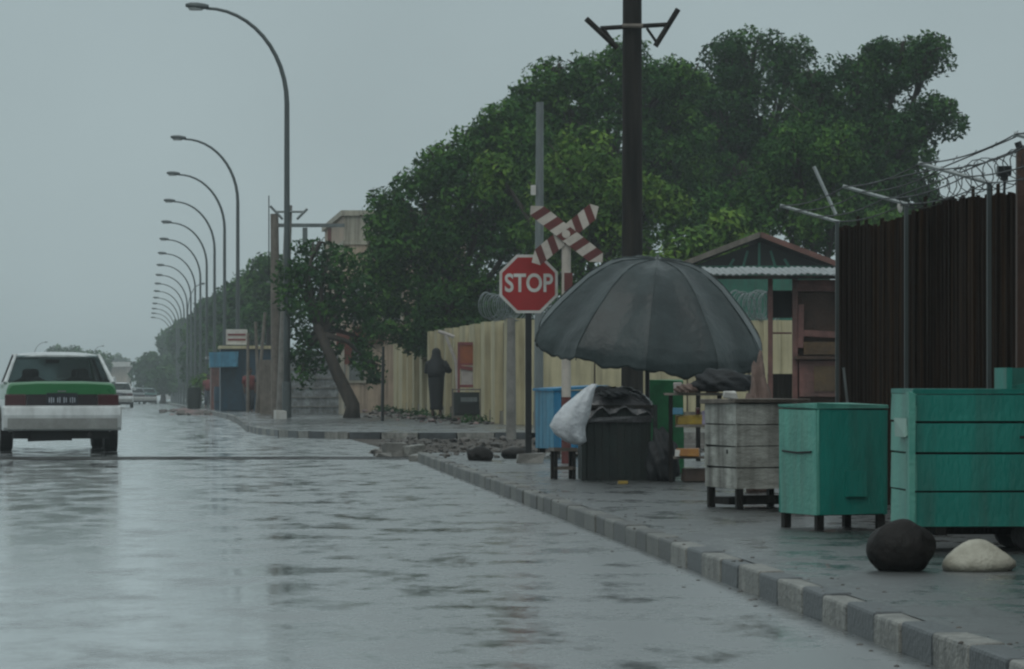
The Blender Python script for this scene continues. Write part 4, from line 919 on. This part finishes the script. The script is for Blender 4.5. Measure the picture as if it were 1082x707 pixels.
# row beyond
rowT = [(284, 305, 24, 40, 166, 'roadside tree just left of the wooden pole'), (260, 328, 26, 46, 203, 'second tree of the left row beyond the wooden pole'), (238, 345, 24, 46, 250, 'third tree of the row, above the blue kiosk awning'), (218, 356, 22, 46, 310, 'fourth tree of the row along the far pavement'),
        (200, 368, 18, 44, 400, 'fifth tree of the row, thinned by haze'), (184, 380, 13, 34, 500, 'sixth tree of the row, at the narrow end of the road')]
for k, (cx, cy, ax, ay, D, lb) in enumerate(rowT):
    tree('roadside_tree', D, [(cx, cy, ax, ay), (cx + ax * .5, cy + ay * .55, ax * .9, ay * .7), (cx - ax * .4, cy + ay * .6, ax * .7, ay * .6), (cx + ax * .1, cy - ay * .5, ax * .6, ay * .5)], cx, lb, mt='leaf_d', seed=20 + k, size=.09 * D / 110, density=.8 * (110 / D) ** .5, lump=.5 * D / 120, group='trees beyond the junction', trunk_r=.18, bright=.45)
tree('roadside_bush', 185, [(232, 402, 20, 20), (215, 408, 15, 16)], 226, 'bright green bush low among the row of trees', mt='leaf_b', seed=31, size=.12, density=.6, lump=.4, group='trees beyond the junction', trunk_r=.08, bright=.3)
for k, (cx, cy, ax, ay, D, lb) in enumerate([(160, 392, 20, 24, 430, 'hazy round tree at the end of the lamp row'), (70, 377, 26, 14, 520, 'hazy tree line piece above the taxi roof on the left'), (98, 382, 22, 16, 480, 'hazy tree above the right of the taxi roof'), (126, 386, 13, 13, 760, 'very faint small tree over the white roofed building'), (172, 400, 14, 20, 380, 'hazy low tree beside the end of the lamp row')]):
    tree('distant_tree', D, [(cx, cy, ax, ay), (cx + ax * .4, cy + ay * .4, ax * .7, ay * .7), (cx - ax * .4, cy + ay * .3, ax * .7, ay * .7)], cx, lb, mt='leaf_d', seed=40 + k, size=.3, density=.25, lump=1.1, group='hazy trees far off', trunk_r=.3, bright=.4)

# ---------------------------------------------------------------- cars
def car(name, x, D, body, belt, label, rz=RA, detail=True):
    """saloon, local origin under the rear bumper, +y forward"""
    t = empty(name, (x, D, gz(D) + RZ), rz, label, 'car')
    W2 = .83
    def sec(y, w, zb, zt, crown=.02):
        pts = [(0, zb), (w * .86, zb), (w * .97, zb + .07), (w, zb + .22), (w, .56), (w * 1.0, .66), (w * .985, .74), (w * .965, (zt + .74) / 2 + .02), (w * .93, zt - .025), (w * .86, zt), (w * .4, zt + crown), (0, zt + crown)]
        full = [Vector((a, y, z)) for a, z in pts] + [Vector((-a, y, z)) for a, z in pts[-2:0:-1]]
        return full
    b = MB(); rs = [sec(.02, W2 * .93, .36, .95), sec(.06, W2 * .975, .33, .975), sec(.4, W2, .27, .985), sec(1.0, W2 * 1.01, .24, .99), sec(2.2, W2 * 1.01, .22, .965), sec(3.2, W2, .24, .93), sec(3.9, W2 * .96, .27, .82), sec(4.3, W2 * .86, .34, .72)]
    n = len(rs[0]); vs = [v for r in rs for v in r]
    for i in range(len(rs) - 1):
        for k in range(n):
            k2 = (k + 1) % n; f = (i * n + k, i * n + k2, (i + 1) * n + k2, (i + 1) * n + k)
            z = sum(vs[q].z for q in f) / 4
            b.add([vs[q] for q in f], [(0, 1, 2, 3)], 'under' if z < .28 else (belt if z > .80 else body))
    b.add(rs[-1], [tuple(range(n))], body)
    # rear panel: lower in body colour, upper in belt colour
    low = [v for v in rs[0] if v.z < .70]; b.add(rs[0], [tuple(range(n))[::-1]], body)
    b.build('body', t, weld=True)
    b = MB()                                         # rear upper face of the boot lid
    b.prism([(-.77, .80), (.77, .80), (.755, .90), (.70, .955), (.35, .975), (-.35, .975), (-.70, .955), (-.755, .90)], -.012, .06, belt); bl = b.build('boot_lid', t, bevel=.01)
    b = MB(); b.box((0, -.0135, .812), (1.5, .004, .008), 'dark'); b.box((0, -.016, .86), (.12, .006, .02), 'rim'); b.build('lid_seam', t)
    # lights band
    b = MB(); b.box((0, .0, .735), (1.0, .05, .15), 'tail_dark'); b.build('light_panel', t)
    for sg in (-1, 1):
        b = MB(); b.box((sg * .66, .01, .735), (.30, .09, .165), 'tail', j=.0); b.build('tail_light', t, bevel=.012)
    b = MB(); b.box((0, -.035, .735), (.44, .012, .20), 'plate'); p_ = b.build('number_plate', t)
    b = MB(); rr = random.Random(3)
    for k in (-6, -5, -4, -2, -1, 1, 2, 4, 5, 6): b.box((k * .03, -.043, .735), (.011, .004, .07 + .012 * (k % 2)), 'plate_mark')
    b.build('plate_characters', p_)
    # bumpers
    for (y0, z0_) in ((-.03, .52), (4.3, .48)):
        b = MB(); prof_ = [(-.10, .30), (-.14, .34), (-.15, .52), (-.12, .63), (-.07, .655), (.0, .655), (.0, .30)]
        s_ = 1 if y0 < 1 else -1; rs_ = []
        for xx, ins in ((-.85, .13), (-.83, .05), (-.6, .01), (0, 0), (.6, .01), (.83, .05), (.85, .13)):
            rs_.append([Vector((xx, y0 + s_ * (ins + py_), pz_)) for py_, pz_ in prof_])
        b.rings(rs_, 'bumper' if not detail else body); b.build('bumper', t, smooth=False, bevel=.01)
    b = MB(); b.box((0, -.181, .40), (1.56, .012, .15), 'bumper_low'); b.build('bumper_strip', t)
    b = MB(); b.box((0, 2.1, .25), (1.36, 4.0, .14), 'under'); b.tube([(.4, -.0, .24), (.4, .6, .24)], .03, 'steel'); b.box((-.15, .3, .21), (.6, .45, .14), 'under', j=.02); b.build('underbody', t)
    # greenhouse
    P_ = {'rb': (-.72, .62, .985), 'rt': (-.56, 1.02, 1.385), 'ft': (-.56, 2.35, 1.40), 'fb': (-.70, 3.05, .95)}
    def both(p): return Vector(p), Vector((-p[0], p[1], p[2]))
    b = MB()                                          # roof: crowned slab
    rs_ = []
    for (y, w_, z) in [(.98, .60, 1.385), (1.08, .615, 1.415), (1.6, .62, 1.435), (2.2, .59, 1.425), (2.38, .56, 1.39)]:
        up = [Vector((w_ * math.sin(a), y, z - .045 * (abs(math.sin(a)) ** 3))) for a in [R(-90 + 15 * k) for k in range(13)]]
        lo_ = [Vector((v.x * .96, y, z - .065)) for v in up[::-1]]
        rs_.append(up + lo_)
    b.rings(rs_, body); b.build('roof', t, weld=True)
    for sg in (-1, 1):
        b = MB()
        def pl(a, c, w0, w1, th=.045): b.tube([a, c], [w0, w1], body, n=8)
        m_ = lambda p: Vector((p[0] * -sg, p[1], p[2]))
        b.tube([m_((-.775, .60, .975)), m_((-.60, 1.03, 1.385))], [.032, .028], body, n=8)
        b.tube([m_((-.70, 2.98, .945)), m_((-.565, 2.36, 1.39))], [.035, .028], body, n=8)
        b.tube([m_((-.745, 1.95, .95)), m_((-.585, 1.85, 1.39))], [.03, .028], 'black_metal', n=8)
        b.tube([m_((-.745, .60, .975)), m_((-.755, 1.2, .975)), m_((-.74, 2.98, .945))], .025, body, n=6)
        b.build('pillar', t)
        g_ = MB(); g_.add([m_((-.73, .70, .985)), m_((-.73, 2.9, .955)), m_((-.575, 2.33, 1.37)), m_((-.575, 1.1, 1.37))], [(0, 1, 2, 3)], 'glass'); so_ = g_.build('side_window', t); so_.modifiers.new('t', 'SOLIDIFY').thickness = .004
        g_ = MB(); g_.tube([m_((-.86, 2.85, 1.0)), m_((-.98, 2.8, 1.02))], .05, body, n=8); g_.build('wing_mirror', t)
    g_ = MB(); g_.add([(-.76, .60, .985), (.76, .60, .985), (.585, 1.0, 1.38), (-.585, 1.0, 1.38)], [(0, 1, 2, 3)], 'glass'); so_ = g_.build('rear_window', t); so_.modifiers.new('t', 'SOLIDIFY').thickness = .004
    g_ = MB(); g_.add([(-.70, 3.0, .955), (.70, 3.0, .955), (.555, 2.37, 1.38), (-.555, 2.37, 1.38)], [(0, 1, 2, 3)], 'glass'); so_ = g_.build('windscreen', t); so_.modifiers.new('t', 'SOLIDIFY').thickness = .004
    b = MB(); b.box((0, 1.35, .99), (1.36, 1.5, .02), 'seat'); b.build('parcel_shelf', t)
    for (sx_, sy) in ((-.36, 1.05), (.36, 1.05), (-.36, 1.95), (.36, 1.95)):
        b = MB(); b.loft([(sx_, sy, .85, .24, .07), (sx_, sy + .02, 1.0, .22, .07), (sx_, sy + .03, 1.055, .12, .05), (sx_, sy + .03, 1.07, .10, .05), (sx_, sy + .03, 1.15, .10, .05), (sx_, sy + .03, 1.185, .06, .04)], 'seat', n=14); b.build('seat', t, smooth=True)
    b = MB(); b.box((0, 2.2, 1.30), (.2, .03, .06), 'seat'); b.build('mirror', t)
    for sx_ in (-1, 1):
        for wy in (.85, 3.35):
            b = MB(); c0, c1 = sx_ * (W2 - .17), sx_ * (W2 + .005); b.tube([(c0, wy, .29), (c0 + sx_ * .02, wy, .29), (c1 - sx_ * .02, wy, .29), (c1, wy, .29)], [.27, .295, .295, .27], 'tyre', n=28); w_ = b.build('wheel', t)
            b = MB(); b.tube([(c1 - sx_ * .01, wy, .29), (c1 + sx_ * .008, wy, .29)], .17, 'rim', n=18); b.build('rim', w_)
            b = MB(); b.tube([(sx_ * (W2 - .02), wy, .30), (sx_ * (W2 + .013), wy, .30)], .345, 'under', n=28); b.build('wheel_arch', t)
    return t
car('taxi', px(64, 54.0), 54.0 + .15, 'car_white', 'car_green', 'white and green saloon taxi seen from behind on the wet road at the left', rz=RA + .085)
car('saloon_car', px(125, 215), 215, 'car_white', 'car_white', 'small white car far ahead, peeping out right of the taxi')
car('saloon_car', px(143, 330), 330, 'car_grey', 'car_grey', 'distant grey car left of the others at the end of the road', detail=False)
car('saloon_car', px(156, 345), 345, 'car_teal', 'car_teal', 'distant dark greenish car nearest the far walker', detail=False)
car('saloon_car', px(147, 420), 420, 'car_white', 'car_white', 'faint white car farthest down the road', detail=False)

# ---------------------------------------------------------------- people
def person(name, loc, rz, label, joints, radii, edges):
    """one continuous skin grown over a skeleton"""
    t = empty(name, loc, rz, label, 'person')
    keys = list(joints); me = bpy.data.meshes.new('body')
    me.from_pydata([joints[k] for k in keys], [(keys.index(a), keys.index(b)) for a, b in edges], [])
    o = bpy.data.objects.new('body', me); col.objects.link(o); o.parent = t
    sk = o.modifiers.new('skin', 'SKIN'); sk.use_smooth_shade = True
    for i, k in enumerate(keys):
        r = radii.get(k, .04); me.skin_vertices[0].data[i].radius = (r if not isinstance(r, tuple) else r[0], r if not isinstance(r, tuple) else r[1])
        me.skin_vertices[0].data[i].use_root = (k == 'pelvis')
    o.modifiers.new('sub', 'SUBSURF').levels = 1; o.modifiers['sub'].render_levels = 1
    me.materials.append(M['skin'])
    bpy.context.view_layer.update(); dg = bpy.context.evaluated_depsgraph_get()
    m2 = bpy.data.meshes.new_from_object(o.evaluated_get(dg)); o.modifiers.clear(); o.data = m2
    m2.materials.clear(); m2.materials.append(M['skin'])
    return t
def skeleton(h=1.65, arms=None, stride=.0):
    k = h / 1.75
    J = dict(pelvis=(0, 0, .95), belly=(0, 0, 1.08), chest=(0, 0, 1.28), neck0=(0, 0, 1.44), neck=(0, .0, 1.50), head=(0, .015, 1.60), crown=(0, .01, 1.69))
    Rr = dict(pelvis=(.15, .11), belly=(.13, .10), chest=(.155, .11), neck0=.07, neck=.05, head=(.075, .09), crown=(.055, .065))
    E = [('pelvis', 'belly'), ('belly', 'chest'), ('chest', 'neck0'), ('neck0', 'neck'), ('neck', 'head'), ('head', 'crown')]
    for s, sg in (('l', -1), ('r', 1)):
        st = stride * sg
        J['hip' + s] = (sg * .09, 0, .90); J['knee' + s] = (sg * .10, st * .5 + .02, .49); J['ank' + s] = (sg * .10, st, .09); J['toe' + s] = (sg * .12, st + .17, .03); J['heel' + s] = (sg * .1, st - .05, .04)
        Rr['hip' + s] = .09; Rr['knee' + s] = .055; Rr['ank' + s] = .038; Rr['toe' + s] = (.03, .02); Rr['heel' + s] = .03
        E += [('pelvis', 'hip' + s), ('hip' + s, 'knee' + s), ('knee' + s, 'ank' + s), ('ank' + s, 'toe' + s), ('ank' + s, 'heel' + s)]
        sh = Vector((sg * .19, 0, 1.40)); a = (arms or {}).get(s, ((sg * .25, 0, 1.12), (sg * .24, .08, .88)))
        el, wr = Vector(a[0]), Vector(a[1]); J['sho' + s] = tuple(sh); J['elb' + s] = tuple(el); J['wri' + s] = tuple(wr)
        Rr['sho' + s] = .055; Rr['elb' + s] = .038; Rr['wri' + s] = .026
        d = (wr - el).normalized(); side = d.cross(Vector((0, 1, 0))).normalized() if abs(d.y) < .9 else Vector((1, 0, 0)); J['palm' + s] = tuple(wr + d * .07); Rr['palm' + s] = (.036, .016)
        E += [('chest', 'sho' + s), ('sho' + s, 'elb' + s), ('elb' + s, 'wri' + s), ('wri' + s, 'palm' + s)]
        nrm = d.cross(side)
        for q_ in range(4):
            o_ = side * (-.027 + .018 * q_); ln = (.062, .075, .07, .055)[q_]
            J['f%d%s' % (q_, s)] = tuple(wr + d * (.085 + ln * .55) + o_ + nrm * .004); J['g%d%s' % (q_, s)] = tuple(wr + d * (.085 + ln) + o_ + nrm * .022); Rr['f%d%s' % (q_, s)] = .0085; Rr['g%d%s' % (q_, s)] = .007
            E += [('palm' + s, 'f%d%s' % (q_, s)), ('f%d%s' % (q_, s), 'g%d%s' % (q_, s))]
        J['th' + s] = tuple(wr + d * .06 - side * .05); Rr['th' + s] = .009; E.append(('wri' + s, 'th' + s))
    J = {a: (v[0] * k, v[1] * k, v[2] * k) for a, v in J.items()}
    return J, Rr, E
def face(t, k=1, hair='hair'):
    b = MB(); z = 1.61 * k
    b.loft([(0, .10, z - .022, .012, .014), (0, .112, z - .016, .014, .018), (0, .10, z + .02, .006, .01)], 'skin', n=8); b.build('nose', t)
    for sg in (-1, 1):
        b = MB(); rock_mesh(b, (sg * .03, .098, z + .022), (.011, .008, .008), 'shirt_white', 1, n=1, sub=1); b.build('eye', t)
        b = MB(); rock_mesh(b, (sg * .083, .01, z), (.012, .02, .03), 'skin', 1, n=1, sub=1); b.build('ear', t)
    b = MB(); b.box((0, .097, z - .055), (.045, .012, .009), 'brick'); b.build('mouth', t)
    b = MB(); b.loft([(0, -.02, z - .05, .06, .06), (0, -.025, z, .086, .082), (0, -.015, z + .05, .092, .095), (0, -.005, z + .10, .075, .085), (0, 0, z + .125, .03, .04)], hair, n=16); b.build('hair' if hair == 'hair' else 'cap', t, smooth=True)
# woman in a black robe, back to the camera, forearms raised in front
D = 90; J, Rr, E = skeleton(1.68, {'l': ((-.27, .06, 1.16), (-.12, .26, 1.14)), 'r': ((.31, .06, 1.17), (.14, .27, 1.20))})
t = person('person', (px(461, D), D, .15), R(-18), 'person in a long black robe and veil standing before the cream wall', J, Rr, E)
face(t, 1.68 / 1.75)
b = MB(); NN = 26; rs = []
for (z, a, c, y) in [(.20, .155, .135, .01), (.3, .15, .13, .01), (.55, .165, .145, .005), (.8, .19, .16, 0), (.95, .20, .165, 0), (1.1, .195, .165, .005), (1.22, .205, .17, .01), (1.32, .225, .165, .01), (1.38, .19, .13, .01), (1.42, .11, .09, .01)]:
    rs.append([Vector((math.cos(q_) * a * (1 + .05 * math.sin(7 * q_ + z * 3) * (1.4 - z)), y + math.sin(q_) * c * (1 + .05 * math.cos(6 * q_)), z)) for q_ in [2 * math.pi * j / NN for j in range(NN)]])
b.rings(rs, 'robe'); b.build('robe', t, smooth=True)
b = MB(); rs = []
for (z, a, c, y) in [(.98, .20, .17, -.03), (1.12, .225, .185, -.02), (1.25, .215, .17, -.01), (1.36, .18, .145, -.01), (1.44, .125, .12, -.01), (1.52, .108, .115, -.01), (1.6, .10, .112, -.01), (1.65, .07, .085, -.01), (1.675, .02, .03, -.01)]:
    rs.append([Vector((math.cos(q_) * a * (1 + .04 * math.sin(5 * q_)), y + math.sin(q_) * c, z)) for q_ in [2 * math.pi * j / NN for j in range(NN)]])
b.rings(rs, 'robe'); b.build('veil', t, smooth=True)
for s in 'lr':
    b = MB(); kk = [Vector(J[q_ + s]) for q_ in ('sho', 'elb', 'wri')]; b.tube([kk[0], kk[0].lerp(kk[1], .5), kk[1], kk[1].lerp(kk[2], .5), kk[2]], [.075, .08, .075, .065, .055], 'robe', n=12); b.build('sleeve', t, smooth=True)
def clothed(x, D, rz, lb, shirt, z, h=1.66, stride=.1, cap='hair'):
    J, Rr, E = skeleton(h, stride=stride); t = person('person', (x, D, z), rz, lb, J, Rr, E); face(t, h / 1.75, cap)
    k = h / 1.75; b = MB(); b.loft([(0, 0, .88 * k, .185, .14), (0, 0, 1.1 * k, .17, .13), (0, 0, 1.28 * k, .20, .14), (0, 0, 1.40 * k, .19, .11), (0, 0, 1.45 * k, .08, .08)], shirt, n=18)
    for s in 'lr':
        kk = [Vector(J[q_ + s]) for q_ in ('sho', 'elb')]; b.tube([kk[0], kk[1]], [.075, .06], shirt, n=10)
    b.build('shirt', t, smooth=True); b = MB()
    for s in 'lr': kk = [Vector(J[q_ + s]) for q_ in ('hip', 'knee', 'ank')]; b.tube([kk[0] + Vector((0, 0, .06)), kk[1], kk[2] + Vector((0, 0, .03))], [.115, .08, .065], 'trouser', n=12)
    b.build('trousers', t, smooth=True); return t
clothed(px(220, 176), 176, R(170), 'person in a red shirt standing by the trees down the road', 'shirt_red', gz(176) + .15, h=1.55)
clothed(px(279, 120), 119, R(150), 'person in dark clothes with a white cap before the blue kiosk', 'trouser', gz(119) + .12, cap='shirt_white', h=1.5)
clothed(px(266, 124), 123, R(200), 'person in a red top beside the thin poles before the blue kiosk', 'shirt_red', gz(123) + .12, h=1.45)
clothed(px(162, 440), 440, R(170), 'tiny dark figure walking on the road far off in the haze', 'trouser', gz(440) + RZ, stride=.25)

# ---------------------------------------------------------------- things by the wall
D = 84; t = empty('framed_board', (px(498, D), D, .15), R(5), 'pink framed board with orange top and pale sheet standing before the cream wall', 'board')
zz = lambda y: pz(y, D) - .15
b = MB()
for x in (-.28, .28): b.box((x, 0, zz(362) / 2), (.05, .05, zz(362)), 'pink_frame')
b.box((0, 0, zz(363)), (.6, .05, .06), 'pink_frame'); b.box((0, 0, zz(385)), (.6, .05, .05), 'pink_frame'); b.box((0, 0, zz(408)), (.6, .05, .06), 'pink_frame'); b.build('frame', t)
b = MB(); b.box((0, .01, zz(374)), (.52, .03, .46), 'orange'); b.build('upper_panel', t)
b = MB(); b.box((0.02, .01, zz(397)), (.50, .03, .42), 'paper', j=.01); b.box((-.12, -.02, zz(389)), (.3, .02, .08), 'pink_frame', rot=Matrix.Rotation(.15, 4, 'Y')); b.build('sheet', t)
D = 83; t = empty('black_cabinet', (px(493, D), D, .15), R(4), 'black box cabinet in a pale rusty frame below the framed board', 'cabinet')
b = MB(); b.box((0, .15, .36), (.56, .35, .56), 'mesh_green'); b.build('case', t)
b = MB(); b.box((.05, -.04, .48), (.36, .03, .10), 'galv'); b.box((0, -.04, .27), (.4, .03, .22), 'dark'); b.build('front', t)
b = MB()
for x in (-.31, .31): b.box((x, 0, .36), (.035, .035, .72), 'grey_wood')
b.box((0, -.02, .10), (.66, .04, .05), 'grey_wood'); b.box((0, -.02, .70), (.66, .04, .03), 'grey_wood'); b.build('frame', t)
D = 87.5; t = empty('timber_prop', (px(483, D), D, .15), 0, 'pale forked timber prop leaning above the person in black', 'prop')
P = lambda x, y: ((x - 483) / F * D, 0, pz(y, D) - .15)
b = MB(); b.tube([(0.06, .1, 0), P(482, 382), P(470, 352)], [.045, .04, .035], 'paper', n=8); b.build('shaft', t)
b = MB(); b.tube([P(463, 350), P(480, 356)], .04, 'paper', n=8); b.build('fork', t)
# weeds at the wall foot
rg = random.Random(4); wl = []
for k in range(90):
    D = rg.uniform(78, 125); wl.append(((rx(7.2, D) - rg.uniform(0, .5), D, .15 + rg.uniform(.0, .1)), rg.uniform(.06, .2), .3))
o = leaves('weeds', wl, 2.2, .05, 'leaf_d', None, 77); tag(o, 'weeds along the foot of the cream wall', 'weeds', kind='stuff')
# barrels by the red shirt
for k, (x, D, lb) in enumerate([(205, 150, 'dark barrel farthest left by the far kerb'), (234, 138, 'dark barrel right of the red shirt by the far kerb'), (246, 134, 'dark barrel against the awning of the blue kiosk')]):
    b = MB(); b.loft([(0, 0, 0, .26, .26), (0, 0, .3, .28, .28), (0, 0, .6, .28, .28), (0, 0, .85, .26, .26)], 'blue_dark' if k else 'mesh_green', n=18); b.loft([(0, 0, .28, .29, .29), (0, 0, .31, .29, .29)], 'mesh_green', n=18)
    o = b.build('barrel'); o.location = (px(x, D), D, gz(D) + .15); tag(o, lb, 'barrel')

# ---------------------------------------------------------------- haze
hm = bpy.data.materials.new('haze'); hm.use_nodes = True; t_ = hm.node_tree
t_.nodes.remove(t_.nodes['Principled BSDF']); pv = t_.nodes.new('ShaderNodeVolumePrincipled')
pv.inputs['Color'].default_value = (.86, .93, .95, 1); pv.inputs['Density'].default_value = .00075; pv.inputs['Anisotropy'].default_value = .2
t_.links.new(pv.outputs[0], t_.nodes['Material Output'].inputs['Volume'])
M['haze'] = hm
b = MB(); b.box((0, 750, 5.9), (830, 1560, 18.2), 'haze'); o = b.build('haze'); tag(o, 'pale rain haze filling the air', 'haze', kind='stuff')
